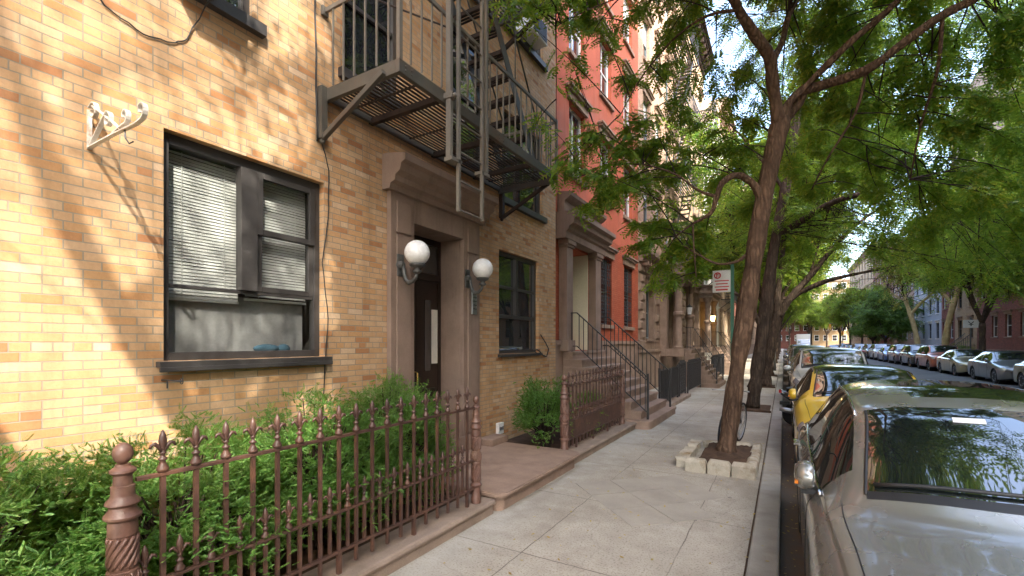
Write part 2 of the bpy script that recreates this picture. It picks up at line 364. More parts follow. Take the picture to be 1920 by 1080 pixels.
# ================================================================== THE SETTING
def mat_sidewalk():
    m, t, p, o = newmat('concrete_pavement'); v = coords(t, True)
    s = N(t, 'ShaderNodeSeparateXYZ'); L(t, v, s.inputs[0]); X, Y = s.outputs[0], s.outputs[1]
    n1 = noise(t, v, .9, 5, .6); n2 = noise(t, v, 60, 3, .6); n3 = noise(t, v, 5, 5, .65); n4 = noise(t, v, 170, 2)
    col = ramp(t, [(.28, (.345,.312,.255)), (.5, (.425,.388,.322)), (.72, (.50,.462,.39))], n1)
    col = mixc(t, .35, col, ramp(t, [(.3, (.55,.5,.45)), (.65, (1,1,1))], n3), 'MULTIPLY')
    col = mixc(t, .8, col, ramp(t, [(.32, (.45,.42,.38)), (.48, (1,1,1)), (.7, (1.0,1.0,1.0))], n2), 'MULTIPLY')     # dark aggregate grains
    col = mixc(t, ramp(t, [(.66, (0,0,0)), (.74, (.6,.6,.6))], n4), col, (.55,.52,.46))
    # pale lime bloom beside the stone plinths
    d = math_(t, 'ABSOLUTE', math_(t, 'ADD', X, 2.42)); f = math_(t, 'MULTIPLY', math_(t, 'SUBTRACT', 1, math_(t, 'MULTIPLY', d, 2.4), True), n3)
    col = mixc(t, math_(t, 'MULTIPLY', f, .7), col, (.50,.49,.44))
    # tooled joints
    def line(c, per, off, w):
        fr = math_(t, 'FRACT', math_(t, 'DIVIDE', math_(t, 'ADD', c, off), per)); a = math_(t, 'ABSOLUTE', math_(t, 'SUBTRACT', fr, .5))
        return math_(t, 'LESS_THAN', math_(t, 'MULTIPLY', a, per), w)
    wob = math_(t, 'MULTIPLY', math_(t, 'SUBTRACT', n3, .5), .03)
    Yw = math_(t, 'ADD', Y, wob); Xw = math_(t, 'ADD', X, wob)
    j = math_(t, 'MAXIMUM', line(Yw, 1.52, .45, .006), line(Xw, 1.13, .19, .005))
    jm = math_(t, 'MULTIPLY', j, ramp(t, [(.35, (.25,.25,.25)), (.6, (1,1,1))], n1))
    # hairline cracks
    vo = N(t, 'ShaderNodeTexVoronoi', feature='DISTANCE_TO_EDGE', Scale=.55); 
    wv = N(t, 'ShaderNodeVectorMath', operation='MULTIPLY_ADD'); nz = N(t, 'ShaderNodeTexNoise', Scale=2.5, Detail=4); L(t, v, nz.inputs['Vector']); L(t, nz.outputs['Color'], wv.inputs[0]); wv.inputs[1].default_value = (.5,.5,0); L(t, v, wv.inputs[2]); L(t, wv.outputs[0], vo.inputs['Vector'])
    ck = math_(t, 'MULTIPLY', math_(t, 'LESS_THAN', vo.outputs['Distance'], .0035), .6)
    col = mixc(t, math_(t, 'MAXIMUM', math_(t, 'MULTIPLY', jm, .9), math_(t, 'MULTIPLY', ck, .28)), col, (.12,.10,.08))
    n6 = noise(t, v, .55, 6, .7); col = mixc(t, math_(t, 'MULTIPLY', ramp(t, [(.5, (0,0,0)), (.62, (1,1,1))], n6), .45), col, (.235,.195,.15))
    # old chewing gum spots
    vg = N(t, 'ShaderNodeTexVoronoi', Scale=2.6); L(t, v, vg.inputs['Vector'])
    col = mixc(t, math_(t, 'MULTIPLY', math_(t, 'LESS_THAN', vg.outputs['Distance'], .06), .65), col, (.14,.125,.11))
    L(t, col, p.inputs['Base Color']); p.inputs['Roughness'].default_value = .85; p.inputs['Specular IOR Level'].default_value = .25
    bump(t, p, math_(t, 'SUBTRACT', n2, math_(t, 'MULTIPLY', j, 2)), .3, .004)
    return m
def mat_asphalt():
    m, t, p, o = newmat('asphalt'); v = coords(t, True)
    s = N(t, 'ShaderNodeSeparateXYZ'); L(t, v, s.inputs[0])
    n1 = noise(t, v, .5, 5, .6); n2 = noise(t, v, 90, 3); n3 = noise(t, v, 7, 5, .7)
    col = ramp(t, [(.3, (.075,.072,.068)), (.7, (.125,.12,.112))], n1)
    col = mixc(t, .6, col, ramp(t, [(.3, (.45,.45,.45)), (.7, (1,1,1))], n2), 'MULTIPLY')
    gut = math_(t, 'MULTIPLY', math_(t, 'SUBTRACT', 1, math_(t, 'MULTIPLY', math_(t, 'ABSOLUTE', math_(t, 'SUBTRACT', s.outputs[0], .12)), 3.2), True), ramp(t, [(.3, (.3,.3,.3)), (.6, (1,1,1))], n3))
    col = mixc(t, gut, col, (.13,.085,.05))
    L(t, col, p.inputs['Base Color']); p.inputs['Roughness'].default_value = .9; bump(t, p, n2, .4, .006)
    return m
M['sidewalk'] = mat_sidewalk(); M['asphalt'] = mat_asphalt()
def struct(name, mb, mat, **k): return tag(mb.build(name, mat, None, **k), kind='structure')

struct('ground', MB().add([(-400,-400,-.6), (400,-400,-.6), (400,600,-.6), (-400,600,-.6)], [(0,1,2,3)]), M['soil'])
struct('sidewalk', MB().box(-4.6, -.262, -14, 150, -.4, 0), M['sidewalk'])
struct('kerb', MB().box(-.25, -.03, -14, 150, -.45, .002), M['granite'], bevel=.02)
struct('kerb_joint', MB().box(-.262, -.25, -14, 150, -.4, -.012), M['soil'])
struct('roadway', MB().box(-.03, 10.4, -14, 150, -.5, -.13), M['asphalt'])
struct('cross_street', MB().box(-80, 90, 150, 164, -.5, -.13), M['asphalt'])
struct('opposite_kerb', MB().box(10.4, 10.62, -14, 150, -.45, 0), M['granite'])
struct('opposite_sidewalk', MB().box(10.62, 14.6, -14, 150, -.4, 0), M['sidewalk'])
# diagonal flagstones beside the tree pit
fl = MB(); u = Vector((.7071, -.7071, 0)); w = Vector((.7071, .7071, 0)); c0 = Vector((-1.9, 5.0, 0)); sz = .47
for i in range(-1, 4):
    for j in range(-1, 4):
        c = c0 + u * (sz * (i + .5) + random.uniform(-.004, .004)) + w * (sz * (j + .5)); h = sz / 2 - .006
        if not (-2.15 < c.x < -.62 and 4.35 < c.y < 6.35): continue
        if abs(c.x + 1.25) + abs(c.y - 5.35) > 1.15: continue
        z = .004 + random.uniform(-.002, .003)
        q = [c - u*h - w*h, c + u*h - w*h, c + u*h + w*h, c - u*h + w*h]
        fl.add([(k.x, k.y, -.03) for k in q] + [(k.x, k.y, z) for k in q], [(4,5,6,7), (0,1,5,4), (1,2,6,5), (2,3,7,6), (3,0,4,7)])
struct('flagstones', fl, mat_plain('flagstone', (.36,.325,.27), .85, 0, .14, 3, 90, .3, ((.26,.23,.19), .5), .25))
bed = MB().box(-3.99, -2.86, -1.2, 3.98, -.3, .10); bed.box(-3.99, -2.86, 6.14, 9.3, -.3, .12); struct('garden_bed', bed, M['soil'])
# fallen leaves in the gutter and on the pavement
fv = []; ff = []
for i in range(680):
    if random.random() < .55: x = random.uniform(-.01, .35); y = random.uniform(.8, 14); z = -.126
    else: x = random.uniform(-2.4, -.1); y = random.uniform(1.5, 13); z = .006
    a = random.uniform(0, 6.28); l = random.uniform(.012, .026); b = l * .45
    ca, sa = math.cos(a), math.sin(a); n = len(fv)
    for dx, dy, dz in ((-l,0,0), (0,-b,.004), (l,0,.006), (0,b,.003)): fv.append((x + dx*ca - dy*sa, y + dx*sa + dy*ca, z + dz))
    ff.append((n, n+1, n+2, n+3))
o = np_mesh('fallen_leaves', np.array(fv), np.array(ff), mat_leaf('dry_leaf', [(.30,.22,.03), (.42,.26,.04), (.25,.13,.04)], .2)); tag(o, 'small yellow leaves fallen in the gutter and over the pavement', 'leaves', kind='stuff')

# ------------------------------------------------------------------ windows
def sash_window(par, x, y0, y1, z0, z1, fm, sgn=1, dep=.12, fw=.06, sill=None, lintel=None, muntin=False, glass='glass', shade=0):
    """double-hung window in an opening of a facade on plane x; frame > pane, sill, lintel, shade"""
    xf = x - sgn * dep; f = MB()
    def b(ya, yb, za, zb, t=.03, o=0): f.box(xf - sgn*t + sgn*o, xf + sgn*t + sgn*o, ya, yb, za, zb)
    b(y0, y0+fw, z0, z1); b(y1-fw, y1, z0, z1); b(y0+fw, y1-fw, z1-fw, z1); b(y0+fw, y1-fw, z0, z0+fw)
    zm = (z0 + z1) / 2; b(y0+fw, y1-fw, zm-fw*.4, zm+fw*.4, .022, -.004)
    if muntin: ym = (y0+y1)/2; b(ym-.014, ym+.014, z0+fw, zm-fw*.4, .014, -.004); b(ym-.014, ym+.014, zm+fw*.4, z1-fw, .014, -.004)
    o = f.build('window', fm, par)
    g = MB().add([(xf - sgn*.012, y0+fw*.5, z0+fw*.5), (xf - sgn*.012, y1-fw*.5, z0+fw*.5), (xf - sgn*.012, y1-fw*.5, z1-fw*.5), (xf - sgn*.012, y0+fw*.5, z1-fw*.5)], [(0,1,2,3) if sgn > 0 else (3,2,1,0)])
    g.build('pane', M[glass], o)
    if sill: MB().box(x - sgn*dep*.9, x + sgn*.07, y0-.08, y1+.08, z0-.10, z0-.002).build('sill', sill, o)
    if lintel:
        lm = MB(); lm.box(x + sgn*.002, x + sgn*.06, y0-.12, y1+.12, z1+.03, z1+.20); lm.box(x + sgn*.003, x + sgn*.12, y0-.17, y1+.17, z1+.20, z1+.26); lm.box(x + sgn*.004, x + sgn*.16, y0-.21, y1+.21, z1+.26, z1+.31)
        lm.build('lintel', lintel, o)
    if shade: MB().box(xf + sgn*.0, xf - sgn*.006, y0+fw, y1-fw, z1 - (z1-z0)*shade, z1-fw).build('shade', M['blind'], o)
    return o

# ================================================================== YELLOW BRICK BUILDING
W = -4.0
yb = thing('apartment_building', (-4, -9, 0), 'yellow orange brick apartment building in front with brown stone doorway, iron fence before it', 'building')
W1 = (1.65, 3.05, 1.61, 3.36, .15); W2 = (6.37, 7.78, 1.56, 3.28, .13)
holes = [W1, W2, (4.15, 5.46, .15, 3.36, .62), (.9, 2.33, 4.55, 6.2, .12), (3.3, 4.12, 4.62, 6.3, .12), (5.05, 5.97, 4.45, 6.3, .12), (6.5, 7.95, 4.15, 5.65, .12), (6.45, 7.98, 7.1, 8.7, .12)]
extra = []
for zf in (7.15, 9.9, 12.6):
    for (a, b) in ((.9, 2.33), (3.3, 4.12), (5.05, 5.97), (6.5, 7.95)):
        if zf == 7.15 and a == 6.5: continue
        extra.append((a, b, zf, zf + 1.6, .12))
for zf in (1.62, 4.55, 7.15, 9.9, 12.6):
    for (a, b) in ((-2.6, -1.2), (-5.6, -4.2), (-8.2, -6.8)): extra.append((a, b, zf, zf + 1.65, .12))
wb = MB().wall_x(W, -9, 8.54, -.4, 15.5, holes + extra)
wb.add([(-4,8.54,-.4), (-14,8.54,-.4), (-14,8.54,15.5), (-4,8.54,15.5)], [(0,1,2,3)]); wb.add([(-4,-9,-.4), (-14,-9,-.4), (-14,-9,15.5), (-4,-9,15.5)], [(3,2,1,0)])
wb.add([(-14,-9,-.4), (-14,8.54,-.4), (-14,8.54,15.5), (-14,-9,15.5)], [(3,2,1,0)]); wb.build('wall', M['brick_y'], yb)
rf = MB().box(-14, -3.92, -9.05, 8.56, 15.502, 15.75); rf.box(-13.9, -3.8, -9.08, 8.58, 15.75, 15.95); rf.build('roof', M['brownstone'], yb)

# --- big ground-floor window with blinds
f = MB(); xa, xb_ = -4.145, -4.07
f.box(xa, xb_, 1.65, 1.715, 1.61, 3.36); f.box(xa, xb_, 2.985, 3.05, 1.61, 3.36); f.box(xa, xb_, 1.715, 2.985, 3.28, 3.36); f.box(xa, xb_, 1.715, 2.985, 1.61, 1.675)
f.box(-4.13, -4.085, 1.715, 2.985, 2.178, 2.206)
f.box(-4.14, -4.05, 2.255, 2.40, 2.206, 3.28)
for a, b_, c, d, xx in ((2.40, 2.985, 2.206, 2.77, -4.10), (2.40, 2.985, 2.72, 3.28, -4.075)):
    f.box(xx-.02, xx+.02, a, a+.055, c, d); f.box(xx-.02, xx+.02, b_-.055, b_, c, d); f.box(xx-.02, xx+.02, a+.055, b_-.055, c, c+.05); f.box(xx-.02, xx+.02, a+.055, b_-.055, d-.05, d)
win = f.build('window', M['frame_bk'], yb, bevel=.004)
def pane(y0, y1, z0, z1, x, par, g='glass_c'): return MB().add([(x,y0,z0),(x,y1,z0),(x,y1,z1),(x,y0,z1)], [(0,1,2,3)]).build('pane', M[g], par)
pane(1.71, 2.99, 1.67, 2.19, -4.11, win); pane(1.71, 2.26, 2.2, 3.29, -4.111, win); pane(2.44, 2.95, 2.24, 2.74, -4.102, win); pane(2.44, 2.95, 2.75, 3.25, -4.078, win)
sl = MB().box(-4.14, -3.93, 1.60, 3.10, 1.565, 1.608); sl.box(-3.945, -3.925, 1.60, 3.10, 1.53, 1.567); sl.build('sill', M['frame_bk'], win, bevel=.004)
bl = MB()
for y0, y1, zlo in ((1.73, 2.30, 2.12), (2.36, 2.97, 2.16)):
    z = 3.27
    while z > zlo:
        a = .016 + random.uniform(-.002, .002); dz = random.uniform(-.0015, .0015)
        bl.add([(-4.186, y0, z - a + dz), (-4.186, y1, z - a), (-4.192, y1, z + a*.5), (-4.192, y0, z + a*.5 + dz), (-4.1915, y0, z+.001), (-4.1915, y1, z+.001)], [(0,1,5,4), (4,5,2,3)]); z -= .0265
    for yy in (y0 + .12, y1 - .12): bl.box(-4.179, -4.177, yy-.003, yy+.003, zlo, 3.28)
    bl.box(-4.205, -4.175, y0, y1, zlo-.03, zlo-.008)
bl.build('blind', M['blind'], win)
cu = MB(); n = 60                                                     # flat grey sheet behind the lower pane, its tone standing in for reflections
pts = [(-4.235 + .002 * math.sin(i * 1.3) + .004 * math.sin(i * .17), 1.70 + 1.27 * i / n) for i in range(n + 1)]
cu.add([(x, y, 1.62) for x, y in pts] + [(x, y, 2.16) for x, y in pts], [(i, i+1, n+2+i, n+1+i) for i in range(n)]); cu.build('reflection_sheet', M['reflection_sheet'], win, smooth=True)
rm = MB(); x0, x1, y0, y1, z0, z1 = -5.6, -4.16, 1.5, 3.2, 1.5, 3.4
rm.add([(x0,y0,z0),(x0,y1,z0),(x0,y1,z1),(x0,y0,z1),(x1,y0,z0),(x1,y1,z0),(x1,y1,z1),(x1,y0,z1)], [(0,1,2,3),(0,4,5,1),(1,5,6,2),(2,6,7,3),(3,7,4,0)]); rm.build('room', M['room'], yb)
ct = MB().sphere((-4.165, 2.55, 1.695), .05, 12, 8, (.7, 2.6, .8)); ct.sphere((-4.165, 2.72, 1.69), .045, 12, 8, (.7, 1.5, 1.0))
tag(ct.build('folded_cloth', mat_plain('blue_cloth', (.07,.14,.19), .9, 0, .2, 14, 80, .2), None, smooth=True), 'crumpled light blue cloth lying inside on the ledge of the big front window', 'cloth')
# --- small ground-floor window right of the door
f = MB(); a, b, c, d = W2[:4]; xa, xb_ = -4.125, -4.06
f.box(xa, xb_, a, a+.07, c, d); f.box(xa, xb_, b-.07, b, c, d); f.box(xa, xb_, a+.07, b-.07, d-.07, d); f.box(xa, xb_, a+.07, b-.07, c, c+.06)
f.box(-4.12, -4.055, a+.07, b-.07, 2.16, 2.22); f.box(-4.12, -4.05, 7.0, 7.09, 2.22, d-.07)
f.box(-4.115, -4.075, a+.07, 7.0, 2.66, 2.71); f.box(-4.115, -4.075, 7.09, b-.07, 2.66, 2.71)
win2 = f.build('window', M['frame_bk'], yb, bevel=.004)
pane(a+.06, b-.06, c+.05, d-.06, -4.10, win2, 'glass'); MB().box(-4.12, -3.94, a-.04, b+.05, c-.05, c-.003).build('sill', M['frame_bk'], win2)
# --- upper windows
for h in holes[3:] + extra:
    low = h[2] < 4.7 and h[0] > 3
    o = sash_window(yb, W, h[0], h[1], h[2], h[3], M['frame_bk'], dep=.09, fw=.055, sill=M['frame_bk'])
# --- brown stone door surround
s_ = MB(); xo = -3.93
s_.box(-3.998, xo, 3.90, 4.298, .2, 3.66); s_.box(-3.998, xo, 5.312, 5.72, .2, 3.66); s_.box(-3.998, xo, 4.298, 5.312, 3.222, 3.66)
s_.box(-4.60, -3.999, 4.152, 4.298, .2, 3.358); s_.box(-4.60, -3.999, 5.312, 5.458, .2, 3.358); s_.box(-4.60, -3.999, 4.298, 5.312, 3.222, 3.358); s_.box(-4.61, -4.55, 4.152, 5.458, .2, 3.358)
for ya, yb2 in ((3.98, 4.22), (5.40, 5.64)):                         # raised pilaster panels with an incised line under the head
    s_.box(xo, xo+.025, ya, yb2, .45, 3.02); s_.box(xo, xo+.025, ya, yb2, 3.05, 3.42)
s_.box(xo, xo+.03, 3.9, 5.72, .2, .42)
sr = s_.build('door_surround', M['surround'], yb, bevel=.006)
prof = [(-4.0, 3.52), (-3.88, 3.52), (-3.86, 3.58), (-3.80, 3.60), (-3.79, 3.66), (-3.72, 3.70), (-3.70, 3.78), (-3.64, 3.80), (-3.64, 3.88), (-3.93, 3.93), (-4.0, 3.93)]
MB().profile_y(prof, 3.83, 5.79).build('cornice', M['surround'], sr)
MB().box(-4.55, -3.9, 3.9, 5.72, .0, .20).build('threshold', M['step'], sr, bevel=.01)
# --- door set back in the opening
d_ = MB(); xd = -4.34
d_.box(xd-.05, xd, 4.3, 4.36, .2, 3.22); d_.box(xd-.05, xd, 5.25, 5.31, .2, 3.22); d_.box(xd-.05, xd, 4.36, 5.25, 3.14, 3.22); d_.box(xd-.05, xd+.01, 4.36, 5.25, 2.62, 2.72)
d_.box(xd-.045, xd-.005, 4.37, 4.79, .21, 2.62); d_.box(xd-.05, xd-.012, 4.80, 5.24, .21, 2.62)
for ya, yb2 in ((4.43, 4.73), (4.86, 5.18)):
    d_.box(xd-.02, xd+.006, ya, ya+.02, .4, 1.1); d_.box(xd-.02, xd+.006, yb2-.02, yb2, .4, 1.1); d_.box(xd-.02, xd+.006, ya+.02, yb2-.02, .4, .42); d_.box(xd-.02, xd+.006, ya+.02, yb2-.02, 1.08, 1.1)
dr = d_.build('door', M['door_dk'], yb, bevel=.004)
MB().box(xd-.012, xd-.004, 4.40, 5.22, 2.73, 3.13).build('transom_pane', M['glass'], dr)
MB().box(xd-.003, xd+.004, 4.52, 4.64, 1.35, 2.35).build('pane', M['glass'], dr); MB().box(xd-.010, xd-.002, 4.96, 5.08, 1.35, 2.35).build('pane', M['glass'], dr)
h_ = MB().tube([(xd, 4.75, 1.05), (xd+.05, 4.75, 1.07), (xd+.05, 4.75, 1.33), (xd, 4.75, 1.35)], .011, 8); h_.build('handle', M['brass'], dr, smooth=True)
tag(MB().box(xd+.006, xd+.010, 5.09, 5.22, 1.45, 2.22).build('paper_notice', M['paper']), 'long white paper notice stuck on the dark entrance door', 'notice')
tag(MB().box(xd+.006, xd+.010, 4.37, 4.49, 2.02, 2.42).build('orange_notice', M['orange']), 'orange notice hanging on the dark entrance door', 'notice')
ip = MB().box(-3.905, -3.882, 5.46, 5.58, 2.16, 2.50)
it = ip.build('intercom', M['steel'], None, bevel=.004); tag(it, 'grey metal intercom panel with buttons on the right door pilaster', 'intercom')
for k in range(4):
    for j in range(2):
        MB().lathe([(.012, 0), (.012, .008), (.009, .012)], (-3.882, 5.495 + .05*j, 2.24 + .055*k), 10, (1,0,0)).build('button', M['lamp_metal'], it, smooth=True)
MB().box(-3.8825, -3.880, 5.48, 5.56, 2.44, 2.485).build('speaker_grille', M['trim_bk'], it)

# --- globe wall lamps
def wall_lamp(y, label):
    t_ = thing('wall_lamp', (-3.9, y, 2.68), label, 'wall lamp', 'globe lamps beside the entrance door')
    MB().lathe([(.07, 0), (.07, .012), (.055, .022), (.045, .05), (.03, .06)], (-3.905, y, 2.66), 8, (1,0,0)).box(-3.905, -3.885, y-.05, y+.05, 2.53, 2.79).build('wall_plate', M['lamp_metal'], t_, bevel=.004)
    pts = [(-3.86, y, 2.67)] + [(-3.74 - .10*math.cos(a), y, 2.545 - .10*math.sin(a)) for a in [R(q) for q in range(-20, 190, 15)]] + [(-3.63, y, 2.60)]
    pts = [(-3.87, y, 2.66), (-3.845, y, 2.62), (-3.835, y, 2.55), (-3.81, y, 2.485), (-3.76, y, 2.45), (-3.70, y, 2.46), (-3.655, y, 2.50), (-3.635, y, 2.56)]
    MB().tube(pts, [.02,.02,.022,.024,.025,.024,.022,.022], 10).sphere((-3.76, y, 2.45), .03, 10, 8).build('arm', M['lamp_metal'], t_, smooth=True)
    MB().lathe([(.02, 2.54), (.045, 2.555), (.05, 2.575), (.03, 2.59), (.04, 2.61), (.085, 2.63), (.092, 2.655), (.07, 2.66)], (-3.635, y, 0), 16).build('cup', M['lamp_metal'], t_, smooth=True)
    MB().sphere((-3.635, y, 2.782), .145, 32, 20).build('globe', M['opal'], t_, smooth=True)
    return t_
wall_lamp(4.02, 'white globe lamp on a curved bracket, on the left pilaster of the entrance door')
wall_lamp(5.36, 'white globe lamp on a curved bracket, on the right pilaster by the intercom')

# --- small things on the facade
ac = thing('air_conditioner', (-3.9, 1.95, 4.58), 'beige air conditioner sitting in the window above the iron scroll bracket', 'air conditioner')
MB().box(-4.05, -3.62, 1.62, 2.02, 4.585, 4.95).build('casing', M['beige_plastic'], ac, bevel=.012)
g_ = MB()
for k in range(12): g_.box(-3.62, -3.612, 1.65, 1.99, 4.62 + .026*k, 4.635 + .026*k)
g_.build('grille', M['trim_bk'], ac)
ac2 = thing('air_conditioner', (-3.9, 7.3, 7.13), 'grey air conditioner in the upper window beside the red building', 'air conditioner')
MB().box(-4.05, -3.70, 7.0, 7.55, 7.13, 7.50).build('casing', M['white_plastic'], ac2, bevel=.012)
g_ = MB()
for k in range(12): g_.box(-3.70, -3.692, 7.03, 7.52, 7.165 + .026*k, 7.18 + .026*k)
g_.build('grille', M['trim_bk'], ac2)
def cable(pts, label, r=.005):
    P = []
    for i in range(len(pts) - 1):
        for k in range(5):
            a = k / 5; P.append(tuple(pts[i][j] * (1-a) + pts[i+1][j] * a + (random.uniform(-.006, .006) if 0 < k and j else 0) for j in range(3)))
    P.append(pts[-1]); tag(MB().tube(P, r, 6).build('cable', M['cable'], None, smooth=True), label, 'cable')
cable([(-3.99, 2.93, 9.5), (-3.99, 2.94, 5.35), (-3.99, 2.95, 4.4), (-3.985, 2.96, 3.75)], 'dark cable running straight down the brick left of the fire escape', .009)
cable([(-3.99, 3.02, 3.75), (-3.99, 3.10, 3.5), (-3.99, 3.09, 3.0), (-3.99, 3.02, 2.55), (-3.99, 3.09, 2.0), (-3.99, 3.05, 1.5), (-3.99, 3.02, 1.0)], 'thin black cable wandering down the brick between big window and doorway')
cable([(-3.72, 1.95, 4.6), (-3.98, 1.90, 4.35), (-3.99, 1.80, 4.10), (-3.99, 1.70, 4.02), (-3.99, 1.52, 3.98), (-3.99, 1.30, 4.05), (-3.99, 1.15, 4.25), (-3.99, 1.12, 4.6), (-3.99, 1.10, 5.4)], 'black cable sagging across the brick below the beige air conditioner')
cable([(-3.99, 7.85, 1.9), (-3.985, 8.05, 1.75), (-3.985, 8.18, 1.62), (-3.985, 8.1, 1.48), (-3.985, 7.95, 1.5), (-3.96, 7.8, 1.56), (-3.95, 7.62, 1.62), (-3.95, 7.5, 1.6), (-3.95, 7.62, 1.545), (-3.95, 7.8, 1.55)], 'black cable coiled on the sill of the small window right of the door', .011)
mb = MB().box(-3.998, -3.94, 6.27, 6.43, .27, .45)
vb = mb.build('vent_box', M['white_plastic'], None, bevel=.006); tag(vb, 'small white vent box low on the brick wall right of the doorway', 'vent')
MB().lathe([(.03, 0), (.03, .01)], (-3.94, 6.32, .36), 12, (1,0,0)).lathe([(.03, 0), (.03, .01)], (-3.94, 6.39, .36), 12, (1,0,0)).build('cover', M['steel'], vb)

# --- scrolled iron sign bracket
def ribbon(mb, pts, w=.026, t=.007, y=1.22):
    pts = [Vector((p[0], 0, p[1])) for p in pts]; n = len(pts); vs = []; fs = []
    for i in range(n):
        d = (pts[min(i+1, n-1)] - pts[max(i-1, 0)]).normalized(); nn = Vector((-d.z, 0, d.x)) * t / 2
        for s, q in ((-1, -1), (-1, 1), (1, 1), (1, -1)): vs.append((pts[i].x + nn.x * q, y + s * w / 2, pts[i].z + nn.z * q))
    for i in range(n - 1):
        for k in range(4): fs.append((i*4+k, i*4+(k+1) % 4, i*4+4+(k+1) % 4, i*4+4+k))
    fs += [(3,2,1,0), tuple(range(4*n-4, 4*n))]; mb.add(vs, fs)
def scroll(cx, cz, r0, a0, turn, n=14): return [(cx + r0 * (1 - .62*i/n) * math.cos(a0 + turn*i/n), cz + r0 * (1 - .62*i/n) * math.sin(a0 + turn*i/n)) for i in range(n + 1)]
sb = thing('sign_bracket', (-4, 1.22, 3.08), 'white scrolled iron bracket with rust, sticking out of the sunlit brick wall', 'bracket')
k = MB(); ribbon(k, [(-3.992, 3.04), (-3.990, 3.30)], .026, .010); k.build('wall_bar', M['white_iron'], sb)
k = MB(); ribbon(k, [(-3.99, 3.05), (-3.6, 3.05), (-3.30, 3.04), (-3.22, 3.05)] + scroll(-3.22, 3.105, .055, R(-85), R(300))); k.build('arm', M['white_iron'], sb)
k = MB(); ribbon(k, [(-3.985, 3.31), (-3.93, 3.33)] + scroll(-3.92, 3.27, .06, R(95), R(-330))); k.build('scroll', M['white_iron'], sb)
k = MB(); ribbon(k, [(-3.93, 3.31), (-3.7, 3.18), (-3.5, 3.055)], .022); k.build('brace', M['white_iron'], sb)
k = MB(); ribbon(k, [(-3.96, 3.06), (-3.8, 3.16), (-3.70, 3.215)] + scroll(-3.69, 3.16, .052, R(85), R(-320))); k.build('scroll', M['white_iron'], sb)
k = MB(); ribbon(k, [(-3.60, 3.055), (-3.46, 3.075)] + scroll(-3.44, 3.125, .05, R(-80), R(280))); k.build('scroll', M['white_iron'], sb)
k = MB().tube([(-3.45, 1.22, 3.04), (-3.44, 1.22, 2.99), (-3.43, 1.235, 2.96), (-3.41, 1.25, 2.975)], .005, 6); k.build('hook', M['iron_bk'], sb)
wh = MB().tube([(-4.0, 1.64, 1.47), (-3.74, 1.66, 1.47)], .007, 6); wh.tube([(-3.75 + .02*math.cos(a), 1.66, 1.47 + .02*math.sin(a)) for a in [R(30*i) for i in range(13)]], .004, 6); wh.tube([(-3.93, 1.645, 1.47), (-3.93, 1.645, 1.41)], .005, 6)
tag(wh.build('wall_hook', M['iron_bk'], None, smooth=True), 'thin rusty hook rod sticking out of the brick under the big window', 'hook')
# ================================================================== FIRE ESCAPE
fe = thing('fire_escape', (-4, 3.0, 4.2), 'grey brown iron fire escape with drop ladder and stairs over the doorway', 'fire escape')
XF = -2.95; Y0, Y1 = 3.03, 6.38
def fe_platform(z, ya, yb, yo=None):
    f = MB(); f.box(XF-.05, XF, ya, yb, z-.10, z+.02); f.box(-3.99, XF-.05, ya, ya+.05, z-.10, z+.02); f.box(-3.99, XF-.05, yb-.05, yb, z-.10, z+.02); f.box(-3.99, -3.95, ya+.05, yb-.05, z-.07, z)
    # bolts on the channel
    for yy in (ya+.08, ya+.16, (ya+yb)/2, (ya+yb)/2+.1, yb-.12): 
        for zz in (z-.06, z-.02): f.sphere((XF+.001, yy, zz), .011, 8, 6)
    fr = f.build('platform_frame', M['fe_paint'], fe, bevel=.003)
    s = MB(); x = -3.93
    while x < XF - .07:
        s.box(x, x+.021, (yo if (yo and x < XF-.12) else ya)+.052, yb-.052, z-.022, z-.012); x += .052
    s.build('grating', M['fe_rust'], fe)
    for yy in (ya+.62, ya+1.68, ya+2.62) if not yo else (yo+.1, yb-.4):
        MB().box(-3.99, XF-.052, yy-.03, yy+.03, z-.085, z-.024).build('joist', M['fe_rust'], fe, bevel=.003)
    for yy in (ya+.35, ya+1.2, ya+2.1, ya+2.95) if not yo else (yo+.5,): MB().box(-3.94, XF-.055, yy-.012, yy+.012, z-.033, z-.0225).build('cross_bar', M['fe_rust'], fe)
fe_platform(4.27, Y0, Y1); fe_platform(6.93, Y0, 6.30, 5.1)
for y, drop in ((3.005, .50), (6.405, .50)):
    b = MB().box(-4.0, -3.93, y-.035, y+.035, 4.28-drop, 4.30); b.bar((-3.95, y, 4.24-drop+.05), (-3.12, y, 4.20), .045, .05); b.sphere((-3.965, y, 4.24-drop+.02), .03, 8, 6)
    b.build('bracket', M['fe_paint'] if y < 4 else M['fe_rust'], fe, bevel=.003)
b = MB().bar((-3.98, 6.27, 6.36), (-3.0, 6.27, 6.84), .05, .06); b.build('bracket', M['fe_rust'], fe, bevel=.003)
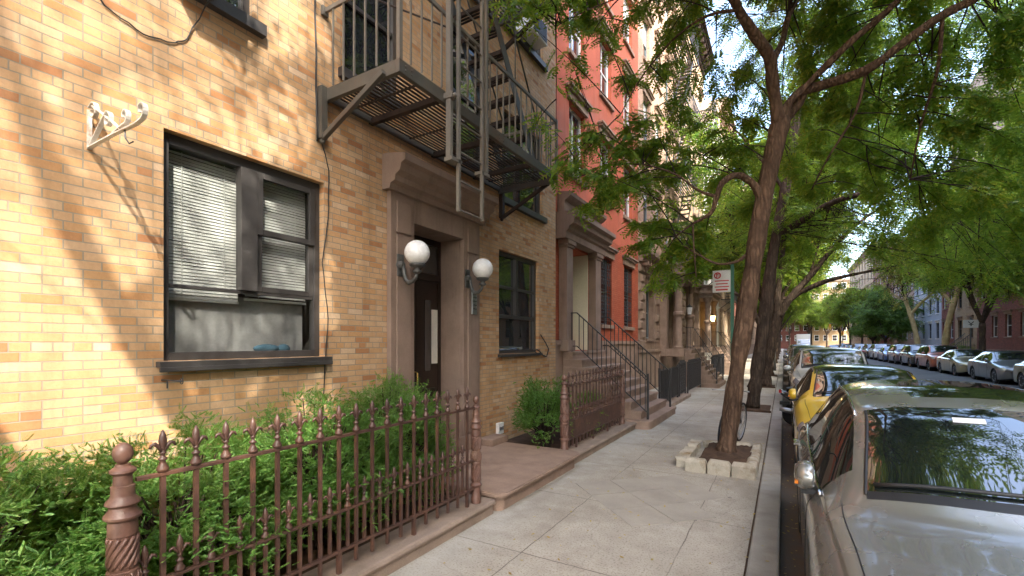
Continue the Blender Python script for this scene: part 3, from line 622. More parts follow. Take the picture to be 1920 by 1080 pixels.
def fe_rail(z, ya, yb, gap=None):
    f = MB(); zt = z + .79
    f.box(-3.98, XF, ya+.005, ya+.03, zt-.012, zt+.03); f.box(XF-.025, XF, ya+.03, yb-.03, zt-.012, zt+.03); f.box(-3.98, XF, yb-.03, yb-.005, zt-.012, zt+.03)
    for y in (ya+.02, yb-.02): f.box(XF-.035, XF+.003, y-.02, y+.02, z, zt+.04)
    f.box(-4.0, -3.97, ya-.02, ya+.05, zt-.04, zt+.05)
    r = f.build('railing', M['fe_ladder'], fe)
    bs = []
    x = -3.86
    while x < XF-.06: bs += [(x, ya+.018), (x, yb-.018)]; x += .152
    y = ya + .16
    while y < yb - .1: bs.append((XF-.012, y)); y += .148
    for x, y in bs: MB().box(x-.008, x+.008, y-.008, y+.008, z+.021, zt-.013).build('baluster', M['fe_ladder'], r)
    MB().tube([(-3.98, ya+.1, zt+.35), (XF-.1, ya+.9, zt+.02)], .01, 6).build('tie_rod', M['fe_rust'], r)
fe_rail(4.29, Y0, Y1); fe_rail(6.95, Y0, 6.30)
# stair between the platforms
A = Vector((0, 6.22, 4.29)); B = Vector((0, 4.32, 6.95)); st = MB()
for x in (-3.22, -3.78): st.bar((x, A.y, A.z), (x, B.y, B.z), .014, .13)
sr_ = st.build('stair_stringers', M['fe_paint'], fe)
for i in range(1, 12):
    p = A.lerp(B, i / 12); k = MB()
    for j in range(4): k.box(-3.77, -3.23, p.y - .09 + j*.05, p.y - .06 + j*.05, p.z - .012, p.z)
    k.box(-3.77, -3.23, p.y-.10, p.y-.092, p.z-.05, p.z+.003); k.build('tread', M['fe_rust'], fe)
hr = MB()
for x in (-3.22, -3.78):
    hr.tube([(x, A.y, A.z + .78), (x, B.y, B.z + .78)], .013, 8)
    for i in (.05, .35, .65, .95): p = A.lerp(B, i); hr.tube([(x, p.y, p.z), (x, p.y, p.z + .78)], .009, 6)
hr.build('stair_handrail', M['fe_paint'], fe, smooth=True)
# drop ladder in its guides
ld = MB()
for y in (3.79, 4.215): ld.box(-2.885, -2.85, y-.016, y+.016, 3.09, 6.6)
z = 3.11
while z < 6.5: ld.tube([(-2.867, 3.8, z), (-2.867, 4.2, z)], .010, 8); z += .30
ld.build('drop_ladder', M['fe_ladder'], fe)
gd = MB()
for y in (3.68, 4.33): gd.box(-2.93, -2.87, y-.022, y+.022, 3.62 if y < 4 else 3.66, 6.4)
gd.box(-2.95, -2.85, 3.66, 3.83, 3.58, 3.62); gd.box(-2.95, -2.85, 4.19, 4.35, 3.60, 3.64); gd.box(-2.97, -2.85, 3.65, 3.72, 4.20, 4.26); gd.sphere((-2.84, 3.69, 4.23), .025, 8, 6)
gd.build('ladder_guide', M['fe_ladder'], fe, bevel=.003)

# ================================================================== IRON FENCES
def finial(mb, c, s=1.0):
    """fleur-de-lis spear head standing on c (x,y,z)"""
    x, y, z = c
    mb.lathe([(.022*s, 0), (.030*s, .012*s), (.030*s, .02*s), (.016*s, .045*s), (.013*s, .06*s), (.022*s, .066*s), (.022*s, .074*s), (.012*s, .08*s), (.011*s, .095*s), (.019*s, .101*s), (.011*s, .108*s), (.010*s, .12*s), (.017*s, .145*s), (.020*s, .165*s), (.016*s, .195*s), (.003*s, .225*s)], c, 9)
    for d in (-1, 1):
        pts = [(x, y, z + .10*s), (x, y + d*.018*s, z + .135*s), (x, y + d*.036*s, z + .155*s), (x, y + d*.052*s, z + .15*s), (x, y + d*.060*s, z + .132*s)]
        mb.tube(pts, [.009*s, .011*s, .011*s, .009*s, .005*s], 6)
def fence_post(par, x, y, z0, h, s, mat):
    k = h
    pr = [(.062, 0), (.062, .06), (.055, .075), (.055, .17), (.070, .185), (.070, .20), (.052, .215)]
    pr += [(.052, .23), (.055, .30), (.055, .40), (.063, .415), (.063, .43), (.055, .44), (.066, .47), (.068, .50), (.060, .53), (.062, .545)]
    m = MB(); P = [(r*s, z) for r, z in pr]
    # shaft, cushion with scales, rings, stepped octagonal head, ball
    P += [(.052*s, .55), (.055*s, .56), (.055*s, .64), (.053*s, .70), (.053*s, .705), (.058*s, .71), (.058*s, .76), (.056*s, .775), (.072*s, .79), (.073*s, .80), (.055*s, .825), (.052*s, .84), (.068*s, .855), (.066*s, .865), (.048*s, .885), (.046*s, .895), (.046*s, .935), (.038*s, .94), (.036*s, .985), (.052*s, 1.0), (.050*s, 1.01), (.030*s, 1.025), (.029*s, 1.035)]
    P = [(r, z * k / 1.14) for r, z in P]
    m.lathe(P, (x, y, z0), 18)
    o = m.build('post', mat, par, smooth='auto')
    m = MB()                                                         # twisted flutes and a scaled cushion
    for j in range(12):
        a0 = 2*math.pi*j/12
        m.tube([(x + .0545*s*math.cos(a0 + t*1.5), y + .0545*s*math.sin(a0 + t*1.5), z0 + (.565 + .135*t) * k/1.14) for t in [i/6 for i in range(7)]], .009*s, 5)
        m.tube([(x + .0535*s*math.cos(a0 + t*1.5), y + .0535*s*math.sin(a0 + t*1.5), z0 + (.235 + .165*t) * k/1.14) for t in [i/6 for i in range(7)]], .009*s, 5)
        for q in (-1, 1): m.tube([(x + (.056 + .013*math.sin(math.pi*t))*s*math.cos(a0 + q*t*.9), y + (.056 + .013*math.sin(math.pi*t))*s*math.sin(a0 + q*t*.9), z0 + (.443 + .095*t) * k/1.14) for t in [i/6 for i in range(7)]], .0045*s, 5)
    m.build('moulding', mat, o, smooth=True)
    MB().sphere((x, y, z0 + 1.085*k/1.14), .040*s, 16, 12, (1,1,1.25)).build('ball', mat, o, smooth=True)
def fence(name, x, ya, yb, n, label, z0=.15, h=1.14, s1=1.0, dense=False):
    t = thing(name, (x, (ya+yb)/2, z0), label, 'iron fence', 'brown iron garden fences')
    fence_post(t, x, ya, z0, h, s1, M['iron_post']); fence_post(t, x, yb, z0, h - .06, .82, M['iron_post'])
    for z, r in ((z0+.155, .016), (z0+.43, .014), (z0+.95, .016)):
        MB().box(x-.016, x+.016, ya+.05, yb-.04, z-r*.6, z+r*.6).build('rail', M['iron_br'], t, bevel=.003)
    sp = (yb - ya - .16) / n
    lp = MB().box(-.010, .010, -.010, .010, z0+.166, z0+.939)
    for i in range(n):
        y = ya + .16 + sp * (i + .0)
        for kind in (0, 1):
            yy = y + (0 if kind == 0 else -sp/2)
            if kind == 1 and i == 0: yy = ya + .085
            tl = random.uniform(-.004, .004)
            if kind == 0:
                k = MB().box(x-.0105, x+.0105, yy-.0105, yy+.0105, z0+.166, z0+.420).box(x-.0105, x+.0105, yy-.0105, yy+.0105, z0+.439, z0+.939).box(x-.0105, x+.0105, yy-.0105+tl, yy+.0105+tl, z0+.04, z0+.144)
                if i % 5 == 2: k.box(x-.014, x+.014, yy-.014, yy+.014, z0-.01, z0+.145)
                o = k.build('picket', M['iron_br'], t); f = MB(); finial(f, (x, yy, z0+.960), .92)
            else:
                k = MB().box(x-.0095, x+.0095, yy-.0095, yy+.0095, z0+.166, z0+.420); o = k.build('picket', M['iron_br'], t); f = MB(); finial(f, (x, yy, z0+.438), .82)
            f.build('finial', M['iron_br'], o, smooth=True)
        if dense:
            for q in (.25, .75): MB().box(x-.0095, x+.0095, y-sp*q-.0095, y-sp*q+.0095, z0+.166, z0+.42).build('picket', M['iron_br'], t)
    return t
fence('iron_fence', -2.65, .93, 3.79, 18, 'long brown iron fence with fleur-de-lis pickets before the big green hedge')
fence('iron_fence', -2.75, 6.17, 8.96, 18, 'shorter-looking brown iron fence beyond the entrance slab, beside the red house stoop', dense=True)

# stone plinths and the entrance slab
def coping(y0, y1, x0, x1, z, label):
    k = MB(); k.box(x0, x1-.03, y0, y1, -.05, z-.055); o = None
    pr = [(x0, z-.055), (x1-.012, z-.055), (x1, z-.045), (x1+.004, z-.028), (x1-.004, z-.008), (x1-.02, z), (x0, z)]
    k.profile_y([(a, b+.001) for a, b in pr], y0, y1)
    return tag(k.build('stone_coping', M['plinth'], None), label, 'coping')
coping(-1.2, 3.965, -2.86, -2.53, .15, 'low brownstone coping under the long iron fence')
coping(6.15, 9.42, -2.86, -2.56, .14, 'low brownstone coping under the fence beyond the entrance slab')
def rounded(x0, x1, y0, y1, r, n=6):
    P = [(x0, y0), ]
    for cx, cy, a0 in ((x1-r, y0+r, -90), (x1-r, y1-r, 0)):
        P += [(cx + r*math.cos(R(a0 + 90*i/n)), cy + r*math.sin(R(a0 + 90*i/n))) for i in range(n+1)]
    return P + [(x0, y1)]
es = MB().prism(rounded(-4.0, -2.52, 4.03, 6.08, .10), 2, -.05, .15)
es.prism(rounded(-4.0, -2.46, 3.985, 6.12, .14), 2, .152, .172); es.prism(rounded(-4.0, -2.44, 3.97, 6.135, .15), 2, .172, .195)
es.prism(rounded(-4.0, -2.452, 3.98, 6.125, .145), 2, .195, .205)
tag(es.build('entrance_slab', M['step'], None), 'wide brown stone slab before the entrance door, raised one step', 'step')
tag(MB().box(-3.98, -3.72, 5.74, 6.2, .203, .30).build('stone_block', M['step'], None, bevel=.01), 'low brown stone block against the wall right of the entrance', 'stone')

# ================================================================== YEW SHRUBS
def frames(d, rng):
    """orthonormal frames from directions d (n,3) with random roll"""
    d = d / np.linalg.norm(d, axis=1, keepdims=True)
    r = rng.normal(size=d.shape); a = np.cross(d, r); a /= np.linalg.norm(a, axis=1, keepdims=True); b = np.cross(d, a)
    return d, a, b
def sprays(P, D, U, size, tmpl, rng, flat=.0):
    """place template (k,4,3: x along, y side, z up) at P with direction D and up-ish U"""
    D = D / np.linalg.norm(D, axis=1, keepdims=True)
    S_ = np.cross(U, D); nrm = np.linalg.norm(S_, axis=1, keepdims=True); nrm[nrm < 1e-6] = 1; S_ /= nrm; Z = np.cross(D, S_)
    T = tmpl.reshape(-1, 3)[None] * size[:, None, None]
    V = P[:, None] + T[..., 0:1] * D[:, None] + T[..., 1:2] * S_[:, None] + T[..., 2:3] * Z[:, None]
    V = V.reshape(-1, 3); F = np.arange(len(V)).reshape(-1, 4); return V, F
def tmpl_yew(n=8):
    q = []
    for i in range(n):
        t = .1 + .85*i/(n-1); l = .30 * (1 - .5*t) + .08; w = .06
        for s in (-1, 1):
            x = t; q.append([(x, 0, .0), (x + l*.45, s*(l*.62) - .02, .04 - w), (x + l*.62, s*l, .05), (x + l*.30, s*l*.55, .04 + w*.5)])
    q.append([(0, -.018, 0), (1.05, -.006, .03), (1.05, .006, .03), (0, .018, 0)])
    return np.array(q)
def shrub(name, cen, rad, n, label, group, seed, size=(.04, .075), holes=.25):
    rng = np.random.default_rng(seed); cen = np.array(cen); rad = np.array(rad)
    t = thing(name, (cen[0], cen[1], .1), label, 'shrub', group)
    # lumps: sprigs gather on many small boughs whose tips lie near the crown surface
    nb = max(24, n // 55); d = rng.normal(size=(nb, 3)); d[:, 2] = np.abs(d[:, 2]) * .9 - .35; d /= np.linalg.norm(d, axis=1, keepdims=True)
    rr = rng.uniform(.62, 1.06, nb)[:, None]; tips = cen + d * rad * rr
    idx = rng.integers(0, nb, n); off = rng.normal(size=(n, 3)) * np.array([.07, .075, .05]); P = tips[idx] + off
    bd = d[idx] * np.array([1, 1, .7]) + rng.normal(size=(n, 3)) * .85 + np.array([.15, 0, .3]); U = np.tile([0, 0, 1.], (n, 1)) + rng.normal(size=(n, 3)) * .35
    keep = (P[:, 2] > .12) & (P[:, 0] > -3.97) & (P[:, 0] < -2.5); P, bd, U = P[keep], bd[keep], U[keep]
    V, F = sprays(P, bd, U, rng.uniform(size[0], size[1], len(P)), tmpl_yew(), rng)
    V[:, 0] = np.maximum(V[:, 0], -3.985)
    np_mesh('foliage', V, F, M['leaf_y'], t)
    s = MB(); base = Vector((cen[0], cen[1], .05))
    for i in range(nb):
        e = Vector(tips[i]); mid = base.lerp(e, .5) + Vector((0, 0, .12)); s.tube([base + Vector(rng.normal(size=3) * .05), mid, e], [.014, .008, .004], 5, False)
    s.build('stems', M['twig'], t, smooth=True)
    return t
shrub('yew_shrub', (-3.28, .45, .55), (.62, .70, .66), 9500, 'sunlit yew shrub behind the big fence post, leftmost of the hedge', 'yew shrubs of the front hedge', 1)
shrub('yew_shrub', (-3.30, 1.45, .55), (.60, .70, .66), 9500, 'yew shrub under the big front window, second from the left in the hedge', 'yew shrubs of the front hedge', 2)
shrub('yew_shrub', (-3.34, 2.45, .58), (.60, .70, .68), 9500, 'dense green yew shrub below the right edge of the big front window', 'yew shrubs of the front hedge', 3)
shrub('yew_shrub', (-3.40, 3.35, .60), (.56, .62, .72), 9500, 'dense green yew shrub before the left door pilaster, nearest the entrance', 'yew shrubs of the front hedge', 4)
shrub('garden_shrub', (-3.22, 6.45, .62), (.34, .42, .62), 3600, 'bright green bush at the end of the fence beyond the entrance slab', None, 5, (.045, .08))
shrub('garden_shrub', (-3.25, 7.7, .45), (.40, .95, .42), 1800, 'sparse low green plants growing behind the fence beside the stoop', None, 6, (.05, .08))
# ================================================================== ROW HOUSES
def house(name, label, x, y0, y1, h, sgn, wallm, rows, cols, fm, trim, base=None, bz=1.5, corn=True, skip=(), ground=None, gm=None, dep=.16, group=None, sills=True, muntin=False, cornm=None, deepw=10):
    t = thing(name, (x, (y0+y1)/2, 0), label, 'building', group)
    holes = [(a, b, c, d, dep) for ri, (c, d) in enumerate(rows) for ci, (a, b) in enumerate(cols) if (ri, ci) not in skip]
    gh = list(ground or [])
    zs = bz if base else -.3
    gz = max([q[3] for q in gh] + [zs]) + .55 if gm else zs
    if gm:
        m = MB().wall_x(x, y0, y1, zs, gz, gh, sgn=sgn); m.build('ground_storey_wall', gm, t)
        m = MB().wall_x(x, y0, y1, gz, h, holes, sgn=sgn)
    else: m = MB().wall_x(x, y0, y1, zs, h, holes + gh, sgn=sgn)
    xb = x - sgn * deepw
    for yy, fl in ((y0, 1), (y1, 0)):
        q = [(x, yy, zs), (xb, yy, zs), (xb, yy, h), (x, yy, h)]
        m.add(q, [(0,1,2,3) if (fl == 0) == (sgn > 0) else (3,2,1,0)])
    m.add([(xb, y0, zs), (xb, y1, zs), (xb, y1, h), (xb, y0, h)], [(0,1,2,3)]); m.build('wall', wallm, t)
    MB().box(xb, x - sgn*.003, y0+.002, y1-.002, h-.02, h+.05).build('roof', M['granite'], t)
    if base:
        b = MB(); b.box(x - sgn*.3, x + sgn*.05, y0+.003, y1-.003, -.3, bz-.10); b.box(x - sgn*.3, x + sgn*.10, y0+.003, y1-.003, bz-.10, bz-.002); b.build('base', base, t)
    if corn:
        c = MB(); cm = cornm or trim
        for k, (a, b, o) in enumerate(((0, .25, .12), (.25, .55, .25), (.55, .7, .55), (.7, .82, .7))): c.box(x + sgn*.002, x + sgn*o, y0+.01, y1-.01, h-.75+a, h-.75+b)
        yy = y0 + .3
        while yy < y1 - .2: c.box(x + sgn*.25, x + sgn*.50, yy-.06, yy+.06, h-.52, h-.2); yy += .62
        c.build('cornice', cm, t)
    for q in holes: sash_window(t, x, q[0], q[1], q[2], q[3], fm, sgn, dep*.85, .05, trim if sills else None, trim if sills else None, muntin, shade=random.choice((0, .3, .45, .5)) if sgn > 0 and y0 < 28 else 0)
    return t

# --- red house
X = -4.3
rows = [(5.72, 7.38), (8.55, 10.15), (11.25, 12.85), (13.85, 15.3)]; cols = [(9.92, 10.88), (12.02, 12.98), (14.16, 15.1)]
gw = [(12.08, 13.0, 2.25, 4.12, .2), (14.2, 15.12, 2.25, 4.15, .2), (9.70, 11.13, 1.55, 3.98, .62)]
red = house('row_house', 'salmon red row house with white windows, brown stone lintels and a columned porch', X, 8.56, 15.8, 17.0, 1, M['stucco_r'], rows, cols, M['frame_w'], M['brownstone_l'], None, 1.55, True, (), gw, M['brick_r'], cornm=M['brownstone'], muntin=True)
m = MB(); m.box(X-.3, X+.05, 8.56, 9.695, -.3, 1.70); m.box(X-.3, X+.05, 11.135, 15.797, -.3, 1.70); m.box(X-.3, X+.09, 8.57, 9.695, 1.70, 1.80); m.box(X-.3, X+.09, 11.135, 15.79, 1.70, 1.80); m.build('base', M['step'], red)
for q in gw[:2]:
    o = sash_window(red, X, q[0], q[1], q[2], q[3], M['frame_g'], 1, .17, .05, M['brownstone_l'], M['brownstone_l'])
    gr = MB()
    for k in range(6): yy = q[0] + .08 + k * (q[1]-q[0]-.16)/5; gr.box(X-.03, X-.015, yy-.006, yy+.006, q[2]+.01, q[3]-.01)
    for zz in (q[2]+.12, (q[2]+q[3])/2-.04, (q[2]+q[3])/2+.04, q[3]-.12): gr.box(X-.032, X-.013, q[0]+.005, q[1]-.005, zz-.006, zz+.006)
    for k in range(5):
        yc = q[0] + .08 + (k+.5) * (q[1]-q[0]-.16)/5
        for zc in (q[2]+.28, q[2]+.5, q[2]+.72, q[2]+1.2, q[2]+1.42, q[2]+1.64): gr.tube([(X-.022, yc + .055*math.cos(a), zc + .085*math.sin(a)) for a in [R(45*i) for i in range(9)]], .007, 4)
    gr.build('window_grille', M['iron_bk'], o)
for ya, yb_ in ((9.34, 9.68), (11.15, 11.52)):
    pt = MB(); pt.box(X+.002, -4.1, ya, yb_, 1.80, 3.86); pt.box(X+.004, -4.06, ya-.04, yb_+.04, 1.56, 1.80); pt.box(X+.004, -4.07, ya-.03, yb_+.03, 3.86, 3.92); pt.box(X+.004, -4.04, ya-.06, yb_+.06, 3.92, 4.02); pt.build('porch_pilaster', M['surround'], red, bevel=.008)
prof = [(X+.01, 4.021), (-4.03, 4.021), (-4.03, 4.16), (-3.98, 4.20), (-3.96, 4.27), (-3.86, 4.32), (-3.84, 4.42), (-3.76, 4.46), (-3.76, 4.55), (-4.10, 4.60), (X+.01, 4.60)]
MB().profile_y(prof, 9.15, 11.72).build('porch_entablature', M['surround'], red)
prof = [(X+.01, 4.601), (-4.12, 4.601), (-4.12, 4.86), (-4.05, 4.90), (-3.98, 4.96), (-3.96, 5.03), (X+.01, 5.08)]
MB().profile_y(prof, 9.25, 11.62).build('porch_attic', M['surround'], red)
dd = MB(); xd = X - .58
dd.box(xd-.06, xd, 9.70, 11.13, 1.56, 3.98)
for ya, yb_ in ((9.80, 10.38), (10.45, 11.03)):
    for za, zb in ((1.7, 2.15), (2.25, 2.95), (3.05, 3.55)):
        dd.box(xd, xd+.018, ya, ya+.05, za, zb); dd.box(xd, xd+.018, yb_-.05, yb_, za, zb); dd.box(xd, xd+.018, ya+.05, yb_-.05, za, za+.05); dd.box(xd, xd+.018, ya+.05, yb_-.05, zb-.05, zb)
dd.tube([(xd+.02, 10.415 + .62*math.cos(a), 3.3 + .58*math.sin(a)) for a in [R(12*i) for i in range(16)]], .03, 6); dd.box(xd, xd+.03, 10.40, 10.43, 1.6, 3.6)
do = dd.build('door', M['door_cream'], red); MB().sphere((xd+.05, 10.48, 2.5), .03, 10, 8).build('knob', M['lamp_metal'], do, smooth=True)
lin = MB(); lin.box(xd, X-.003, 9.702, 9.74, 1.56, 3.97); lin.box(xd, X-.003, 11.09, 11.128, 1.56, 3.97); lin.build('door_lining', M['door_cream'], red)

def stoop(name, label, xw, ya, yb, xfront, zt, n, flare, mat, railm, rail_h=.86, group=None, label_g=None, knob=False, cheek=False):
    t = thing(name, (xfront, (ya+yb)/2, 0), label, 'stoop', group)
    tr = (xfront + .25 - xw) / n
    rz = zt / n
    for i in range(n):
        z1 = rz * (i + 1); xf = xfront - (i * (xfront - (xw + .30)) / (n - 1)); a, b = (ya - flare, yb + flare) if i == 0 else (ya, yb)
        m = MB(); r = .16 if i == 0 else .03
        m.prism(rounded(xw, xf-.02, a+.02, b-.02, r), 2, -.05 if i == 0 else rz*i+.001, z1-.055)
        m.prism(rounded(xw, xf, a, b, r), 2, z1-.0545, z1-.002); m.build('stair_step', mat, t)
    for y in (ya + .12, yb - .12):
        m = MB(); xb, xt = xfront - .12, xw + .34
        zb = rz
        m.box(xb-.022, xb+.022, y-.022, y+.022, zb, zb + rail_h + .08)
        m.bar((xb, y, zb + rail_h), (xt, y, zt + rail_h), .042, .022); m.bar((xt, y, zt + rail_h), (xw + .03, y, zt + rail_h), .042, .022)
        m.bar((xb, y, zb + .13), (xt, y, zt + .12), .02, .02); m.bar((xt, y, zt + .12), (xw + .03, y, zt + .12), .02, .02)
        rl = m.build('handrail', railm, t); k = MB(); q = 15
        for i in range(q):
            f = (i + .5) / q; x = xb + (xt - xb) * f; z = zb + (zt - zb) * f; k.box(x-.008, x+.008, y-.008, y+.008, z + .13, z + rail_h - .012)
        for x in (xt - .12, xt - .24): k.box(x-.008, x+.008, y-.008, y+.008, zt, zt + rail_h - .012)
        k.build('balusters', railm, rl)
    return t
stoop('stoop', 'brown stone stoop with black railings leading up to the cream door of the red house', X, 9.45, 11.85, -2.28, 1.55, 9, .16, M['step'], M['iron_bk'], group='front stoops')

def bar_fence(name, x, ya, yb, z0, h, label, mat, sp=.09, kn=False):
    t = thing(name, (x, (ya+yb)/2, z0), label, 'railing')
    m = MB(); m.box(x-.012, x+.012, ya, yb, z0+h-.02, z0+h+.01); m.box(x-.012, x+.012, ya, yb, z0+.08, z0+.10); m.box(x-.025, x+.025, ya-.025, ya+.025, z0-.02, z0+h+.06); m.box(x-.025, x+.025, yb-.025, yb+.025, z0-.02, z0+h+.06)
    m.build('rail', mat, t); k = MB(); y = ya + sp
    while y < yb - .04: k.box(x-.008, x+.008, y-.008, y+.008, z0+.10, z0+h+(.12 if kn else -.02)); y += sp
    k.build('bars', mat, t); return t
bar_fence('areaway_railing', -2.75, 12.15, 14.5, .08, .95, 'dense black iron railing beside the red house stoop', M['iron_bk'], .075)
g = bar_fence('iron_gate', -2.75, 14.75, 15.75, .08, 1.0, 'black iron gate with scrolls at the near corner of the brownstone', M['iron_bk'], .11, True)
m = MB()
for yy in (14.95, 15.25, 15.55):
    for zz in (.35, .6, .85): m.tube([(-2.75, yy + .10*math.cos(a), zz + .10*math.sin(a)) for a in [R(45*i) for i in range(9)]], .012, 5)
m.build('scrolls', M['iron_bk'], g)
tag(MB().box(-2.95, -2.58, 12.0, 15.8, -.05, .10).build('stone_coping', M['plinth'], None, bevel=.015), 'low stone coping under the black iron railing by the red house', 'coping')

# --- two brownstones with rusticated ground storeys
def brownstone(ya, yb, win, pa, pb, label, rows, cols, wallm, top):
    gh = [(win[0], win[1], 1.9, 3.85, .25), (pa+.55, pb-.55, 1.5, 3.9, .5)]
    t = house('brownstone_house', label, X, ya+.005, yb-.005, top, 1, wallm, rows, cols, M['frame_g'], M['brownstone_l'], M['brownstone_l'], 1.5, True, (), gh, M['brownstone_l'], cornm=M['fe_rust'])
    m = MB()
    for r in range(9):                                                # pillow-faced blocks
        z0 = 1.55 + .33 * r; y = ya + .02 + (.25 if r % 2 else 0)
        while y < yb - .3:
            l = .55; a, b = y + .01, min(y + l, yb - .02) - .01; y += l
            if any(a < q[1] + .06 and b > q[0] - .06 and z0 < q[3] + .1 for q in gh): continue
            if pa - .1 < (a+b)/2 < pb + .1: continue
            m.add([(X+.003, a, z0), (X+.003, b, z0), (X+.003, b, z0+.31), (X+.003, a, z0+.31), (X+.07, a+.06, z0+.06), (X+.07, b-.06, z0+.06), (X+.07, b-.06, z0+.25), (X+.07, a+.06, z0+.25)], [(0,1,5,4), (1,2,6,5), (2,3,7,6), (3,0,4,7), (4,5,6,7)])
    m.build('rusticated_blocks', M['brownstone_l'], t)
    sash_window(t, X, gh[0][0], gh[0][1], 1.9, 3.85, M['frame_g'], 1, .22, .06, M['brownstone_l'], M['brownstone_l'])
    c = MB(); c.profile_y([(X+.01, 4.55), (X+.15, 4.55), (X+.20, 4.7), (X+.42, 4.78), (X+.42, 4.92), (X+.01, 5.0)], ya+.05, yb-.05); c.build('belt_cornice', M['brownstone_l'], t)
    yy = ya + .3; c = MB()
    while yy < yb - .2: c.box(X+.01, X+.30, yy-.05, yy+.05, 4.42, 4.70); yy += .36
    c.build('dentils', M['brownstone_l'], t)
    for y in (pa + .25, pb - .25):
        p = MB(); p.box(X+.01, X+.95, y-.26, y+.26, 1.2, 1.5) ; p.lathe([(.19, 1.5), (.19, 1.58), (.15, 1.62), (.14, 2.75), (.17, 2.8), (.21, 2.86), (.21, 2.95), (.15, 2.98), (.14, 3.9), (.18, 3.98), (.24, 4.1), (.26, 4.2)], (X+.70, y, 0), 14)
        p.box(X+.01, X+.28, y-.22, y+.22, 1.5, 4.2); p.build('porch_column', M['brownstone_l'], t, bevel=.01)
    p = MB(); p.box(X+.01, X+1.0, pa-.05, pb+.05, 4.2, 4.42); p.box(X+.01, X+1.12, pa-.16, pb+.16, 4.42, 4.54); p.box(X+.01, X+.96, pa, pb, 4.545, 4.8); p.box(X+.01, X+1.05, pa-.08, pb+.08, 4.8, 4.9); p.build('porch_roof', M['brownstone_l'], t, bevel=.01)
    d = MB(); d.box(X-.46, X-.40, pa+.56, pb-.56, 1.5, 3.9); d.box(X-.40, X-.38, pa+.7, (pa+pb)/2-.1, 1.7, 3.2); d.box(X-.40, X-.38, (pa+pb)/2+.1, pb-.7, 1.7, 3.2); d.build('door', M['door_dk'], t)
    return t
rws = [(5.9, 7.6), (8.9, 10.6), (11.9, 13.5), (14.9, 16.4)]
brownstone(15.8, 22.7, (16.9, 18.0), 18.9, 21.9, 'brownstone house with rusticated ground storey, right next to the red house', rws, [(16.5, 17.4), (18.3, 19.2), (20.1, 21.0), (21.6, 22.4)], M['brick_p'], 18.6)
brownstone(22.7, 30.8, (24.9, 26.3), 27.1, 30.1, 'second brownstone house with a lit lantern at its porch', rws, [(23.3, 24.2), (25.1, 26.0), (27.0, 27.9), (29, 29.9)], M['brick_c'], 18.9)
for a, b, lb in ((19.2, 21.6, 'brown stone stoop of the nearer brownstone porch'), (27.4, 29.8, 'brown stone stoop of the farther brownstone porch with the lit lantern')):
    stoop('stoop', lb, X + .9, a, b, -2.2 + .1, 1.48, 9, .05, M['brownstone_l'], M['iron_bk'], group='front stoops')
bar_fence('areaway_railing', -2.75, 16.2, 18.9, .05, 1.0, 'black iron railing before the nearer brownstone window', M['iron_bk'], .11, True)
bar_fence('areaway_railing', -2.75, 22.2, 27.0, .05, 1.0, 'black iron railing between the two brownstone stoops', M['iron_bk'], .11, True)
em, et, ep, eo = newmat('lit_bulb'); ep.inputs['Base Color'].default_value = (1, .6, .15, 1); ep.inputs['Emission Color'].default_value = (1, .62, .18, 1); ep.inputs['Emission Strength'].default_value = 5
for y, lit, lb in ((21.0, 0, 'hanging glass lantern in the nearer brownstone porch, unlit'), (28.6, 1, 'lit yellow lantern in the farther brownstone porch')):
    t = thing('porch_lantern', (X+.8, y, 3.2), lb, 'lantern'); m = MB().lathe([(.01, 3.45), (.02, 3.40), (.13, 3.28), (.14, 3.26)], (X+.8, y, 0), 6); m.tube([(X+.8, y, 3.4), (X+.8, y, 4.2)], .012, 6); m.lathe([(.08, 2.93), (.09, 2.96)], (X+.8, y, 0), 6)
    m.build('cap', M['iron_bk'], t); MB().lathe([(.08, 2.96), (.13, 3.26)], (X+.8, y, 0), 6).build('glass', em if lit else M['opal'], t)

# --- far houses on the left
def grid(a, b, n, w): s = (b - a) / n; return [(a + s*(i+.5) - w/2, a + s*(i+.5) + w/2) for i in range(n)]
def floors(z, n, st=3.0, h=1.7): return [(z + st*i, z + st*i + h) for i in range(n)]
house('row_house', 'white painted house with grey windows beyond the two brownstones', X, 31.0, 38.5, 15.5, 1, M['white_wall'], floors(2.4, 4), grid(31, 38.5, 3, 1.1), M['frame_g'], M['white_wall'], M['white_wall'])
house('apartment_building', 'sunlit cream brick building with fire escapes, farther along the left side', X, 38.7, 50, 20.5, 1, M['brick_c'], floors(2.4, 6), grid(38.7, 50, 4, 1.2), M['frame_g'], M['brownstone_l'], M['brownstone_l'])
house('row_house', 'brown red brick house far along the left pavement', X, 50.2, 63, 17.5, 1, M['brick_o'], floors(2.4, 5), grid(50.2, 63, 5, 1.1), M['frame_w'], M['brownstone_l'], M['brownstone_l'])
house('apartment_building', 'tan brick building far along the left pavement, behind the trees', X, 63.2, 82, 21, 1, M['brick_t'], floors(2.4, 6), grid(63.2, 82, 6, 1.2), M['frame_g'], M['brownstone_l'], M['brownstone_l'])
house('apartment_building', 'cream brick building at the far left end of the street', X, 82.2, 110, 22, 1, M['brick_c'], floors(2.4, 6), grid(82.2, 110, 8, 1.3), M['frame_g'], M['brownstone_l'], M['brownstone_l'])
house('apartment_building', 'pink brick building at the last left corner before the cross street', X, 110.2, 146, 19, 1, M['brick_p'], floors(2.4, 5), grid(110.2, 146, 9, 1.4), M['frame_g'], M['brownstone_l'], M['brownstone_l'])
